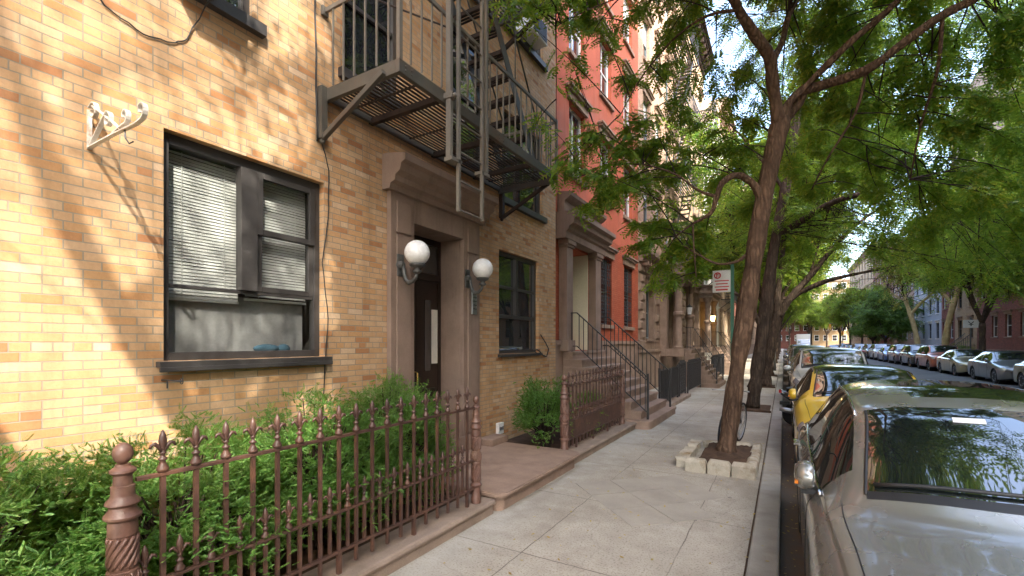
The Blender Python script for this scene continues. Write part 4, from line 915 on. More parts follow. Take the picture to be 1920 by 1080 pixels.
# --- opposite side
XO = 14.6
opp = [(-22, -10, 15.5, 'brick_o', 5, 'brown red brick house opposite, behind the viewer', 'frame_w', 5), (-10, 3.5, 32, 'stucco_r', 10, 'unseen red building with white windows straight opposite the yellow building, made tall to shade the left facades', 'frame_w', 5),  # out of view; height and width of the red one set to cast shade
       (3.5, 19, 15.5, 'brick_t', 4, 'tan brick house opposite the red house', 'frame_g', 4), (19, 31, 16, 'brick_o', 5, 'dark brick house opposite the brownstones', 'frame_w', 4), (31, 45, 17, 'brick_p', 5, 'pink brick house on the right side of the street', 'frame_g', 5),
       (45, 55.5, 15, 'brick_o', 4, 'brown brick house near the right edge of the street view', 'frame_w', 4), (55.5, 61.5, 13.5, 'brick_t', 4, 'tan brick house with a front stairway and potted plants', 'frame_bk', 2), (61.5, 66, 14.5, 'brick_o', 4, 'narrow red brick house next to the pale grey house', 'frame_w', 2),
       (66, 78, 16, 'grey_wall', 5, 'pale grey painted house with an air conditioner, behind the plane trees', 'frame_bk', 4), (78, 92, 15, 'brick_p', 4, 'pink brick house above the navy awning', 'frame_w', 5), (92, 110, 18, 'brick_o', 5, 'dark red brick building far down the right side', 'frame_w', 6), (110, 146, 20, 'brick_t', 6, 'tan brick building at the last right corner before the cross street', 'frame_g', 9)]
for a, b, h, mt, nf, lb, fm, nc in opp:
    house('row_house' if h < 17 else 'apartment_building', lb, XO, a+.01, b-.01, h, -1, M[mt], floors(2.2, nf, (h-2.0)/nf - .02, 1.7), grid(a, b, nc, 1.15), M[fm], M['brownstone_l'] if mt != 'grey_wall' else M['white_wall'], M['brownstone_l'] if mt != 'grey_wall' else M['white_wall'], 1.2)
house('apartment_tower', 'tall cream apartment tower rising over the right-hand houses', 25.5, 36, 72, 52, -1, M['brick_c'], floors(16, 11, 3.1, 1.6), grid(36, 72, 8, 1.5), M['frame_g'], M['white_wall'], None, corn=False, sills=False, deepw=16)
house('apartment_tower', 'second pale apartment tower far behind the right-hand houses', 27.5, 84, 118, 46, -1, M['brick_p'], floors(16, 9, 3.1, 1.6), grid(84, 118, 8, 1.5), M['frame_g'], M['white_wall'], None, corn=False, sills=False, deepw=16)
# end of the vista beyond the cross street (facades facing the viewer)
def end_block(label, x0, x1, y, h, mt, nx, nf):
    t = thing('corner_building', ((x0+x1)/2, y, 0), label, 'building'); MB().box(x0, x1, y, y+14, -.3, h).build('wall', M[mt], t); MB().box(x0-.1, x1+.1, y-.35, y+14, h, h+.5).build('cornice', M['brownstone_l'], t)
    for i in range(nx):
        for j in range(nf):
            a = x0 + (x1-x0)*(i+.5)/nx; z = 2.2 + j*3.1; f = MB()
            f.box(a-.62, a-.52, y-.06, y-.002, z, z+1.8); f.box(a+.52, a+.62, y-.06, y-.002, z, z+1.8); f.box(a-.52, a+.52, y-.06, y-.002, z, z+.1); f.box(a-.52, a+.52, y-.06, y-.002, z+1.7, z+1.8); f.box(a-.52, a+.52, y-.05, y-.002, z+.86, z+.94)
            o = f.build('window', M['frame_w'], t); MB().box(a-.52, a+.52, y-.02, y-.003, z+.1, z+1.7).build('pane', M['glass'], o)
end_block('brick building with white windows closing the street at the far left', -24, -5, 166, 17, 'brick_o', 7, 5)
end_block('red brick building closing the far end of the street', -4.5, 7, 168, 14, 'brick_o', 5, 4)
end_block('tan building closing the far end of the street', 7.5, 21, 167, 20, 'brick_t', 6, 6)
end_block('cream building behind the far right corner', 21.5, 46, 166, 24, 'brick_c', 9, 7)

# --- fire escapes on the far facades
def small_fe(y0, y1, zs, label, x=X):
    t = thing('fire_escape', (x, (y0+y1)/2, zs[0]), label, 'fire escape')
    for n, z in enumerate(zs):
        m = MB(); m.box(x+.85, x+.9, y0, y1, z-.06, z); m.box(x+.01, x+.85, y0, y0+.05, z-.06, z); m.box(x+.01, x+.85, y1-.05, y1, z-.06, z)
        for k in range(9): m.box(x+.03+k*.09, x+.08+k*.09, y0+.05, y1-.05, z-.03, z-.01)
        p = m.build('platform', M['iron_bk'], t)
        m = MB(); m.box(x+.87, x+.9, y0, y1, z+.82, z+.86); m.box(x+.01, x+.87, y0, y0+.03, z+.82, z+.86); m.box(x+.01, x+.87, y1-.03, y1, z+.82, z+.86); q = y0 + .1
        while q < y1: m.box(x+.88, x+.895, q-.008, q+.008, z, z+.82); q += .16
        m.build('railing', M['iron_bk'], t)
        for yy in (y0+.05, y1-.05): MB().bar((x+.02, yy, z-.7), (x+.85, yy, z-.06), .04).build('bracket', M['iron_bk'], t)
        if n + 1 < len(zs):
            m = MB(); a = Vector((x+.3, y0+.4, z)); b = Vector((x+.3, y1-.5, zs[n+1]))
            for dx in (0, .42): m.bar((a.x+dx, a.y, a.z), (b.x+dx, b.y, b.z), .02, .12)
            for k in range(1, 12): c = a.lerp(b, k/12); m.box(a.x+.01, a.x+.41, c.y-.1, c.y+.1, c.z-.02, c.z)
            m.build('staircase', M['iron_bk'], t)
small_fe(19.7, 23.0, (5.7, 8.7, 11.7, 14.7), 'black iron fire escape on the nearer brownstone, seen through the leaves')
small_fe(27.5, 30.4, (5.7, 8.7, 11.7, 14.7), 'black iron fire escape on the second brownstone')
small_fe(40.0, 44.0, (5.2, 8.2, 11.2, 14.2, 17.2), 'black fire escape on the sunlit cream building')
LA = [[(-0.76,7.56,0,0.17),(-0.73,7.58,0.2,0.15),(-0.69,7.6,0.53,0.14),(-0.61,7.65,1.26,0.135),(-0.48,7.73,2.24,0.135),(-0.31,7.82,3.54,0.135),(-0.16,7.97,4.46,0.14),(-0.03,8.11,5.14,0.15)],
  [(-0.06,8.05,5.01,0.11),(-0.14,7.92,5.63,0.095),(-0.18,7.78,5.96,0.095),(-0.36,7.57,6.22,0.085),(-0.53,7.35,6.46,0.075),(-0.61,7.18,6.59,0.07),(-0.76,6.86,6.64,0.055),(-0.99,6.38,6.71,0.045),(-1.25,5.77,6.91,0.02)],
  [(-0.6,7.19,6.53,0.06),(-0.54,7.34,6.87,0.055),(-0.49,7.61,7.46,0.045),(-0.42,7.88,8.37,0.02)],
  [(-0.18,7.84,5.88,0.06),(-0.02,8.23,6.37,0.05),(0.07,8.51,6.93,0.047),(0.27,8.86,7.46,0.042),(0.56,9.27,8.12,0.035),(0.83,9.77,9.32,0.02)],
  [(-0.05,8.1,5.06,0.1),(0.07,8.16,5.39,0.07),(0.27,8.28,5.62,0.058),(0.5,8.3,5.83,0.055),(0.83,8.27,6.11,0.052),(1.2,8.25,6.36,0.05),(1.45,8.16,6.55,0.045),(1.69,8.07,6.8,0.04),(1.99,8.02,7.26,0.02)],
  [(-0.02,8.23,5.14,0.11),(0.19,8.47,5.49,0.095),(0.3,8.42,5.64,0.085),(0.51,8.43,5.66,0.078),(1.02,8.26,5.65,0.072),(1.42,8.15,5.85,0.068),(1.81,8.15,6.08,0.063),(2.17,8.13,6.19,0.058),(2.68,8.19,6.47,0.045),(3.15,8.24,6.95,0.025)],
  [(-0.28,7.84,3.87,0.08),(-0.38,7.78,4.1,0.06),(-0.52,7.64,4.21,0.055),(-0.64,7.52,4.21,0.052),(-0.78,7.43,4.1,0.05),(-0.85,7.39,3.9,0.045),(-0.92,7.41,3.69,0.035),(-1.07,7.38,3.59,0.028),(-1.18,7.37,3.54,0.02),(-1.43,7.4,3.39,0.012)],
  [(-0.85,7.39,3.9,0.03),(-1.11,7.35,4.03,0.022),(-1.41,7.29,4.3,0.018),(-1.87,7.14,4.49,0.015),(-2.41,6.94,4.51,0.012),(-2.8,6.7,4.3,0.008)],
  [(-1.18,7.37,3.54,0.018),(-1.17,7.43,3.16,0.014),(-1.16,7.56,2.76,0.01)],
  [(-0.41,7.77,3.14,0.035),(-0.59,7.78,2.99,0.028),(-0.86,7.74,2.96,0.022),(-1.1,7.82,3.1,0.018),(-1.44,7.86,3.35,0.014)],
  [(-0.56,7.27,6.47,0.03),(-0.93,7.11,6.43,0.022),(-1.39,7.19,6.32,0.018),(-1.87,7.14,5.86,0.012),(-2.16,6.97,5.27,0.008)],
  [(-0.76,6.86,6.64,0.03),(-1.29,6.67,6.62,0.02),(-1.87,6.56,6.74,0.014),(-2.41,6.24,6.51,0.009),(-2.81,6,6.27,0.006)],
  [(1.02,8.26,5.65,0.03),(0.91,8.43,5.13,0.022),(0.6,8.71,4.64,0.016),(0.4,9.06,4.27,0.01)],
  [(1.81,8.15,6.08,0.03),(1.84,8.51,5.53,0.024),(1.77,9.05,5.01,0.018),(1.75,9.62,4.37,0.01)]]
LB = [[(-0.71,13.86,0.01,0.19),(-0.66,13.89,0.59,0.155),(-0.56,13.95,1.46,0.15),(-0.41,14.04,2.62,0.145),(-0.25,14.13,4.08,0.14),(-0.05,14.24,5.3,0.13),(0.1,14.45,6.29,0.12),(0.33,14.82,8.01,0.11),(0.57,15.19,9.62,0.1),(0.68,15.49,10.51,0.09)],
  [(0.68,15.49,10.36,0.07),(0.96,15.89,11.11,0.06),(1.67,16.65,11.96,0.05),(2.59,17.77,13,0.035),(3.45,18.28,14,0.02)],
  [(0.63,15.34,10.05,0.06),(0.48,14.79,10.62,0.05),(0.31,14.11,11.4,0.03),(0.14,14.01,12.53,0.02)],
  [(-0.13,14.2,4.66,0.085),(0.26,14.08,4.81,0.08),(0.84,13.84,5.12,0.072),(1.36,13.57,5.23,0.062),(1.94,13.33,5.18,0.05),(2.46,13.06,5.3,0.035),(3.02,12.8,5.57,0.02)],
  [(0.02,14.4,5.85,0.05),(-0.37,14.64,6.59,0.04),(-1.07,14.92,7.77,0.03),(-1.69,15.25,8.7,0.015)],
  [(-0.48,13.99,2.04,0.06),(-0.78,13.82,2.77,0.05),(-1.13,13.96,3.09,0.04),(-1.57,14.16,3.44,0.02)]]
LC = [[(-0.64,20.98,0.01,0.24),(-0.57,21.02,0.66,0.2),(-0.42,21.11,1.75,0.19),(-0.19,21.24,2.97,0.18)],
  [(-0.23,21.22,2.62,0.15),(-0.23,21.22,3.49,0.13),(-0.12,21.52,4.39,0.11),(0.03,22.07,6.24,0.09),(0.23,22.77,8.66,0.06),(0.44,23.47,11.68,0.03)],
  [(-0.19,21.24,2.79,0.16),(0.22,21.25,3.51,0.14),(0.69,21.3,4.09,0.12),(1.28,21.18,4.87,0.1),(1.85,21.05,5.61,0.08),(2.6,21.03,6.32,0.05),(3.37,21.02,6.79,0.025)],
  [(0.11,21.3,3.35,0.1),(0.58,21.23,3.71,0.09),(1.45,21.05,4.09,0.08),(2.77,21.13,4.37,0.06),(3.99,21.15,4.62,0.04),(5.02,21.29,4.92,0.02)],
  [(0.84,21.38,4.26,0.05),(1.11,21.08,5.29,0.04),(1.43,20.8,6.63,0.03),(1.83,20.81,7.78,0.02)]]
BA = [(-2.63,6.81,7.16,0.42),(-2.83,6.23,6.52,0.32),(-2.51,7.23,6.89,0.35),(-1.97,7.54,7.39,0.42),(-1.65,8.31,7.23,0.4),(-2.68,6.08,5.73,0.2),(-2.05,7.5,6.09,0.3),(-1.78,8.24,6.57,0.35),(-2.13,6.87,5.03,0.36),(-2.41,6.47,4.88,0.33),(-1.82,7.63,5.03,0.38),(-1.49,8.41,5.72,0.4),(-2.61,6.01,4.18,0.3),(-2.34,6.75,4.23,0.33),(-2.55,6.62,3.87,0.24),(-2,7.3,4.34,0.33),(-1.62,8.33,4.87,0.42),(-1.21,8.57,5.34,0.4),(-1.97,7.66,3.76,0.42),(-1.65,8.31,3.45,0.45),(-2.2,6.83,3.87,0.28),(-1.91,8.16,2.73,0.3),(-1.13,8.62,3.74,0.38),(-1.32,8.74,3.11,0.32),(-2.62,5.42,4.66,0.16),(-2.6,4.62,5.66,0.2),(-2.64,4.48,5.71,0.16),(-2.59,4.86,6.01,0.18),(-0.96,8.72,7.23,0.22),(-0.74,9.08,6.5,0.3),(-0.56,8.96,5.34,0.34),(-1,9.04,6.03,0.3),(-0.96,8.72,4.78,0.35),(-0.64,8.91,4.02,0.28),(0.1,9.34,7.23,0.5),(0.47,8.98,7.16,0.5),(-0.29,8.53,7.42,0.36),(0.87,8.64,7.08,0.45),(1.3,8.89,7.18,0.45),(1.73,8.56,6.79,0.42),(2.03,8.16,6.4,0.36),(0.67,9.68,6.86,0.5),(1.23,9.43,6.63,0.5),(1.72,9.14,5.97,0.45),(2.13,8.8,6.02,0.4),(0.83,9.77,6.01,0.55),(1.39,9.52,5.65,0.55),(1.94,9.27,5.36,0.5),(2.26,8.88,5.44,0.4),(2.54,8.69,6,0.4),(2.82,8.63,5.44,0.4),(3,8.73,6.15,0.45),(2.83,9.33,5.03,0.5),(3.47,9.94,4.48,0.5),(0.38,10.67,5.79,0.6),(1.12,11.1,5.54,0.6),(1.92,11,5.27,0.6),(2.62,10.83,5.15,0.6),(3.35,11.26,4.59,0.6),(0.57,10.78,4.84,0.5),(1.76,12.06,4.56,0.55),(2.63,12.57,4.27,0.55),(3.22,12.34,4.3,0.55),(4.05,12.83,4.09,0.55),(4.69,13.21,3.88,0.5),(3.07,13.42,3.88,0.45),(0.27,10.03,6.57,0.5),(4.7,14.38,3.88,0.5)]
BB = [(0.51,14.23,5.15,0.7),(1.31,14.12,4.6,0.7),(2.04,13.97,4.09,0.65),(1,14.52,6.01,0.7),(2.71,14.36,3.96,0.6),(3.6,14.89,3.57,0.55),(1.85,15.02,6.29,0.7),(0.42,15.33,4.36,0.6),(-0.25,15.52,6.54,0.6),(-0.83,15.76,7.38,0.7),(-1.26,15.51,6.38,0.6),(-1.63,14.71,4.62,0.5),(-1.17,14.4,3.9,0.4),(1.08,15.72,8.05,0.8),(2.14,16.35,9.13,0.8),(3.08,16.32,7.81,0.8),(0.3,15.84,11.01,0.8),(1.45,17.1,12.01,0.8),(2.5,17.14,11.32,0.8),(-0.69,15.84,9.69,0.6),(3.18,15.22,5.83,0.7),(3.94,15.09,5.65,0.6),(4.5,15.42,3.57,0.5),(5.17,16.39,6.92,0.8),(3.84,16.77,9.43,0.8),(4.66,16.67,8.56,0.7),(-0.55,15.93,11.35,0.6),(-1.3,14.32,10.97,0.5),(-1.57,14.16,11.83,0.5),(-0.24,14.94,11.65,0.8),(0.55,15.41,11.83,0.8),(-0.9,14.55,9.89,0.6),(0.02,15.1,9.59,0.8),(0.82,15.57,9.89,0.8),(1.61,16.04,10.05,0.8),(2.93,16.82,10.66,0.8),(3.73,17.28,11.28,0.8),(4.52,17.75,10.66,0.8),(5.05,18.06,11.58,0.8),(5.85,18.53,10.66,0.8),(6.51,18.92,9.43,0.8),(5.72,18.45,11.83,0.8),(2.41,16.5,9.28,0.8),(3.46,17.13,9.13,0.8),(4.18,16.39,7.71,0.8),(5.4,17.11,6.29,0.7),(3.28,13.54,3.22,0.42),(3.6,13.14,2.99,0.45),(3.87,12.72,2.81,0.45),(4.42,13.05,2.92,0.45),(2.93,14.49,3.36,0.4),(4.69,13.21,3.66,0.5),(3.99,13.96,3.76,0.5)]
BC = [(0.22,21.6,4.81,0.9),(1.13,21.56,6.43,1),(2.11,20.97,4.97,0.8),(3.05,20.95,5.26,0.8),(3.78,20.79,4.21,0.6),(4.59,21.27,5.15,0.7),(2.45,21.17,6.57,0.9),(0.03,22.07,7.14,1),(0.43,22.89,9.13,1),(1.54,22.38,9.18,1),(3.24,22.22,7.96,1),(0.79,21.93,3.72,0.6),(-0.55,21.73,4.45,0.6),(1.63,21.27,3.61,0.5),(5.08,20.98,4.32,0.6),(4.4,21.74,6.82,0.9),(1.05,23.83,11.68,1.1),(2.74,23.67,10.73,1.1)]
# ================================================================== TREES
def smooth(pts, k=4):
    P = np.array(pts, float); out = []
    for i in range(len(P) - 1):
        p0, p1, p2, p3 = P[max(i-1,0)], P[i], P[i+1], P[min(i+2, len(P)-1)]
        for j in range(k):
            t = j / k; q = .5*((2*p1) + (-p0+p2)*t + (2*p0-5*p1+4*p2-p3)*t*t + (-p0+3*p1-3*p2+p3)*t**3); out.append(q)
    out.append(P[-1]); o = np.array(out); o[:, 3] = np.maximum(o[:, 3], .003); return o
def tmpl_frond(n=8, lw=.075, ll=.20):
    q = []
    for i in range(n):
        t = .12 + .86*i/(n-1); z = -.22*t*t; l = ll * (1 - .35*abs(t-.5))
        for s in (-1, 1):
            q.append([(t, 0, z), (t + l*.35 - .0, s*l*.45 - s*lw*.0, z - .01 + lw*.45), (t + l*.55, s*l, z - .05), (t + l*.05 + lw, s*l*.5, z - .03)])
    q.append([(0, -.008, 0), (.5, -.006, -.055), (1, 0, -.22), (.5, .006, -.055)])
    return np.array(q)
T_NEAR = tmpl_frond(6, .17, .30); T_MID = tmpl_frond(5, .14, .28); T_FAR = tmpl_frond(3, .26, .40)
def build_tree(name, base, label, limbs, blobs, leafm, bark, seed, dens=270, size=(.15, .26), tmpl=T_NEAR, group=None, twig_r=.007, droop=.35, cull=None, cat='tree', upper=(), up_dens=150, up_size=(.28, .46), trunk_k=1.0):
    rng = np.random.default_rng(seed); t = thing(name, base, label, cat, group); mb = MB(); samp = []
    for l in limbs:
        s = smooth(l, 4); 
        rr = s[:, 3] * trunk_k * (1 + .08*rng.normal(size=len(s)))
        mb.tube([tuple(p[:3]) for p in s], [float(r) for r in rr], 14 if l[0][3] > .05 else 7)
        samp.append(s[:, :3] if l[0][3] < .1 else s[len(s)//2:, :3])
    mb.build('trunk', bark, t, smooth=True)
    samp = np.concatenate(samp); tw = MB(); crowns = {0: ([], []), 1: ([], [])}
    for bi, (bx, by, bz, r) in enumerate(list(blobs) + list(upper)):
        hi = bi >= len(blobs); Ps, Ds = crowns[int(hi)]
        c = np.array([bx, by, bz]); k = max(3, int(r*r*(22 if not hi else 8))); n = max(8, int((up_dens if hi else dens)*r*r))
        d2 = ((samp - c)**2).sum(1); order2 = np.argsort(d2)[:26]; order = order2[:6]
        tips = c + rng.normal(size=(k, 3)) * r * np.array([.55, .55, .42]); paths = []
        hub = samp[order[rng.integers(0, 3)]]
        for tp in tips:
            st = hub if rng.random() < .25 else samp[order2[rng.integers(0, len(order2))]]
            if len(paths) > 1 and rng.random() < .85: pp = paths[rng.integers(0, len(paths))]; st = pp[rng.integers(2, 6)]
            L_ = np.linalg.norm(tp - st); mid = (st + tp)/2 + np.array([0, 0, .12*L_]) + rng.normal(size=3)*.05*L_
            ts = np.linspace(0, 1, 7)[:, None]; path = (1-ts)**2*st + 2*ts*(1-ts)*mid + ts**2*tp; paths.append(path)
            tw.tube([tuple(p) for p in path], [twig_r*(1.6 - 1.3*i/6) for i in range(7)], 4, False)
        for i in range(n):
            p = paths[rng.integers(0, k)]; u = rng.uniform(.45, 1.02) * 6; a = min(5, int(u)); q = p[a] + (p[a+1]-p[a])*(u-a); dr = p[a+1]-p[a]; dr = dr/(np.linalg.norm(dr)+1e-6)
            Ps.append(q + rng.normal(size=3)*.07*r); Ds.append(dr*.5 + rng.normal(size=3)*np.array([.8, .8, .35]) + np.array([0, 0, -droop]))
    tw.build('twigs', M['twig'], t, smooth=True)
    for hi in (0, 1):
        if not crowns[hi][0]: continue
        P = np.array(crowns[hi][0]); D = np.array(crowns[hi][1]); sz = up_size if hi else size
        U = np.tile([0, 0, 1.], (len(P), 1)) + rng.normal(size=(len(P), 3))*.4
        V, F = sprays(P, D, U, rng.uniform(sz[0], sz[1], len(P)), T_FAR if hi else tmpl, rng); np_mesh('crown', V, F, leafm, t)
    return t
def ell(c, r, n, br, rng, shell=.5):
    o = []
    while len(o) < n:
        d = rng.normal(size=3); d /= np.linalg.norm(d); q = np.array(c) + d*np.array(r)*rng.uniform(shell, 1)
        o.append((q[0], q[1], q[2], br*rng.uniform(.75, 1.25)))
    return o
rng = np.random.default_rng(11)
def above(bl):                                                        # keep clear of the sight line to the facades below
    o = []
    for x, y, z, r in bl:
        zc = -x*.5075 + y*.8616
        if z - r*1.1 - 1.75 > .80*max(zc + r, 0): o.append((x, y, z, r))
    return o
topA = above(ell((-.1, 7.0, 9.6), (4.2, 4.6, 2.6), 95, .8, rng, .2))
build_tree('locust_tree', (-.76, 7.56, 0), 'leaning honey locust with forked trunk in the whitewashed stone pit, nearest tree', LA, BA, M['leaf_l'], M['bark'], 21, 760, (.17, .29), T_NEAR, 'locust trees along the left kerb', upper=topA, trunk_k=.88)
topA += above(ell((5.2, 6.4, 9.2), (2.2, 2.8, 2.0), 28, .75, rng, .15))
topA += above(ell((3.2, 7.2, 9.4), (2.6, 3.2, 2.2), 42, .75, rng, .15))
topB = above(ell((.3, 14.8, 10.5), (4.5, 4, 3), 40, .9, rng, .3))
build_tree('locust_tree', (-.71, 13.9, 0), 'dark-barked locust tree right behind the nearest one, second along the kerb', LB, BB, M['leaf_l'], M['bark_d'], 22, 340, (.20, .34), T_MID, 'locust trees along the left kerb', upper=topB)
build_tree('locust_tree', (-.65, 21.1, 0), 'low-forking dark locust tree, third along the left kerb', LC, BC, M['leaf_l'], M['bark_d'], 23, 210, (.24, .40), T_MID, 'locust trees along the left kerb', upper=ell((.5, 21, 9.5), (4.5, 3.8, 3), 34, 1.1, rng, .3))
# street tree just behind the viewer: its leaning limb and crown throw the dappled shade on the brick
LS = [[(-.8,-2.6,0,.2),(-.78,-2.55,.4,.16),(-.6,-2.0,2.2,.15),(-.25,-1.35,4.0,.14),(.2,-1.0,5.35,.13),(.6,-1.6,6.4,.11),(1.2,-2.6,8.3,.08),(1.6,-3.2,10,.03)],
      [(.2,-1.0,5.3,.1),(.5,-.3,6.4,.08),(.9,.6,7.7,.06),(1.3,1.8,8.8,.03)], [(-.25,-1.35,4.0,.1),(-1.0,-1.9,5.6,.07),(-1.8,-2.6,7.2,.04)], [(.4,-1.3,5.9,.08),(1.6,-1.4,7.0,.06),(3.0,-1.8,8.2,.03)]]
def open_to_sun(bl, keep):
    # thin the foliage that would shade the stretch of brick round the iron bracket and the big window
    o = []; rg = np.random.default_rng(3)
    for x, y, z, r in bl:
        k = (x + 4) / .85; yw = y + .60*k; zw = z - .92*k
        if .6 - r*.6 < yw < 2.5 + r*.6 and .9 - r*.6 < zw < 3.5 + r*.6: p = keep
        elif .4 < yw < 2.9 and 3.5 <= zw < 6: p = min(1, keep*3.5)
        else: p = 1
        if rg.random() < p: o.append((x, y, z, r))
    return o
rng = np.random.default_rng(77)
bs = above(ell((1.4, 1.8, 9.3), (3.2, 2.6, 1.8), 30, .8, rng, .1)) + above(ell((1.5, -2.3, 9.0), (3.2, 2.6, 1.8), 8, .35, rng, .2)) + [(-1.6,-3.0,7.4,.6), (-2.2,-4,7,.6)]
bs = open_to_sun(bs, .2)
build_tree('locust_tree', (-.8, -2.6, 0), 'locust tree with a leaning limb at the kerb behind the viewer', LS, [(-1.6,-3.0,7.4,.6)] + open_to_sun(above(ell((1.3, -2.2, 8.8), (2.8, 2.4, 1.8), 40, .24, rng, .1)), .55), M['leaf_l'], M['bark'], 24, 210, (.16, .26), T_MID, 'locust trees along the left kerb', upper=bs)
# generic spreading street tree, copied along both kerbs
def generic(name, label, seed, leafm, bark, h=3.2, rad=4.0, zc=8.2, zr=3.2, tr=.19, nbl=60, br=1.05, dens=130, size=(.26,.42), tmpl=T_FAR, group=None, lean=(0,0)):
    rg = np.random.default_rng(seed); L_ = [[(0,0,0,tr*1.3),(0,0,.4,tr),(lean[0]*.5,lean[1]*.5,h*.6,tr*.9),(lean[0],lean[1],h,tr*.9)]]
    for k in range(6):
        a = k*1.05 + rg.uniform(-.3,.3); e = rg.uniform(.55,.95); q = []
        for i in range(5):
            u = i/4; q.append((lean[0] + math.cos(a)*rad*e*u**.9*.8, lean[1] + math.sin(a)*rad*e*u**.9*.8, h + (zc + zr*.4 - h)*u*(1.1-.3*e), tr*.62*(1-u*.85)))
        L_.append(q)
    bl = ell((lean[0], lean[1], zc), (rad, rad, zr), nbl, br, rg, .45)
    return build_tree(name, (0,0,0), label, L_, bl, leafm, bark, seed, dens, size, tmpl, group, .014)
g1 = generic('locust_tree', 'x', 31, M['leaf_l2'], M['bark_d'], group='locust trees along the left kerb')
def place(o, x, y, rot, s, label, group=None, first=False):
    c = o if first else copy_tree(o); c.location = (x, y, 0); c.rotation_euler = (0, 0, rot); c.scale = (s, s, s); c['label'] = label
    if group: c['group'] = group
    return c
place(g1, -.65, 28.2, .4, 1, 'spreading locust tree, fourth along the left kerb', first=True)
for i, (y, lb) in enumerate(((36, 'fifth'), (45, 'sixth'), (55, 'seventh'), (67, 'eighth'), (82, 'ninth'), (100, 'tenth'))):
    place(g1, -.65, y, 1.3*i+2, 1.0 + .06*(i % 3), 'spreading locust tree far down the left kerb, %s from the front' % lb)
for i, (y, lb) in enumerate(((-9, 'behind the viewer on the left kerb'),)): place(g1, -.65, y, 2.2, 1, 'spreading locust tree ' + lb)
RG = 'street trees along the right kerb'
for i, (y, s, lb) in enumerate(((-5, 1.25, 'behind the viewer on the right kerb'), (5, 1.15, 'on the right kerb straight across the street'), (15, 1.15, 'tree over the right parked cars, second across the street'), (24, 1.1, 'leafy tree over the right parked cars near the picture edge'), (33, 1.05, 'leafy tree over the right parked cars, next after the nearest one'), (42, .95, 'leafy tree on the right kerb before the two pale plane trees'), (96, 1.0, 'leafy tree beyond the navy awning on the right'), (112, 1.1, 'leafy tree near the far right corner'), (130, 1.1, 'last leafy tree on the right kerb before the cross street'))):
    place(g1, 11.3, y, 1.7*i+.5, s, 'tall leafy tree ' + lb if i < 2 else lb, RG)
g2 = generic('round_tree', 'dense dark green round-headed tree between the plane trees and the orange awning', 41, M['leaf_d'], M['bark_d'], 2.0, 3.3, 5.4, 3.6, .16, 60, .9, 150, (.26,.42), T_FAR, RG); g2.location = (11.0, 73.5, 0)
place(g2, 11.2, 84.5, 2, .95, 'dense green tree just beyond the round-headed one on the right', RG)
LP1 = [[(0,0,0,.30),(0,0,.6,.24),(-.15,.1,2.4,.21),(-.5,.2,4.2,.19),(-.85,.3,5.6,.16),(-1.2,.4,7.4,.11),(-1.5,.5,9.5,.05)], [(-.55,.2,4.5,.14),(.2,.0,5.6,.12),(1.1,-.2,6.6,.10),(2.0,-.3,8.2,.06),(2.4,-.4,9.6,.03)], [(-.9,.3,5.8,.09),(-1.8,.8,6.6,.06),(-2.6,1.2,8,.03)]]
p1 = build_tree('plane_tree', (0,0,0), 'pale yellow-barked plane tree with a crooked fork, left of two on the right kerb', LP1, ell((-.2,.2,9.3),(3.4,3.4,2.6),30,1.0,np.random.default_rng(5),.4) + [(-1.9,-.2,5.2,.6),(1.2,.2,4.8,.5),(-2.6,.3,6.6,.7)], M['leaf_p'], M['bark_p'], 51, 70, (.28,.44), T_FAR, RG, .014)
p1.location = (11.2, 58.1, 0)
place(p1, 11.2, 49.8, 2.6, 1.05, 'pale yellow-barked plane tree with a leaning trunk, right of two on the right kerb', RG)
# trees closing the vista
for i, (x, y, s, lb) in enumerate(((1.5, 156, 1.3, 'bushy tree in the middle of the far end of the street'), (10.5, 157, 1.2, 'bushy tree before the tan building at the far end'), (-2, 160, 1.5, 'green tree closing the street view on the left'), (6.5, 163, 1.3, 'green tree standing past the far crossing'), (14, 162, 1.4, 'green tree beyond the far right corner'))):
    place(g1, x, y, 1.1*i, s, lb, 'trees beyond the cross street')
# whitewashed stone edging of the nearest tree pit
tp = thing('tree_pit', (-.78, 7.5, 0), 'rough whitewashed stone edging round the nearest tree', 'tree pit')
def stones(a, b, w, h):
    a = Vector(a); b = Vector(b); n = max(2, int((b-a).length/.27)); d = (b-a)/n
    for i in range(n):
        p = a + d*(i+.03); q = a + d*(i+.97); c = Vector((-d.y, d.x, 0)).normalized()*w*random.uniform(.85, 1.1); hh = h*random.uniform(.85, 1.15); z0 = -.05
        vs = []
        for z, s in ((z0, 0), (hh*.75, .0), (hh, .02)):
            for u in (p + d.normalized()*s, q - d.normalized()*s): vs.append(u + Vector((0,0,z)) + c*(s/w))
            for u in (q - d.normalized()*s, p + d.normalized()*s): vs.append(u + c*(1 - s/w) + Vector((0,0,z)))
        vs = [v + Vector((random.uniform(-.008,.008), random.uniform(-.008,.008), random.uniform(-.008,.008))) for v in vs]
        m = MB().add(vs, [(3,2,1,0), (8,9,10,11)] + [(k*4+j, k*4+(j+1)%4, k*4+4+(j+1)%4, k*4+4+j) for k in (0,1) for j in range(4)]); m.build('stone', M['stone_w'], tp, bevel=.012)
stones((-1.17,6.60,0), (-.30,6.60,0), .15, .17); stones((-.30,6.78,0), (-.30,8.4,0), .13, .14); stones((-.45,8.46,0), (-1.18,8.42,0), .14, .12); stones((-1.18,8.25,0), (-1.17,6.78,0), -.14, .14)
dirt = MB(); n = 14
vs = [(-1.05 + .64*i/n, 6.75 + 1.60*j/n, .07 + .035*random.random() + .05*math.exp(-((-1.05+.64*i/n+.76)**2 + (6.75+1.60*j/n-7.56)**2)*8)) for i in range(n+1) for j in range(n+1)]
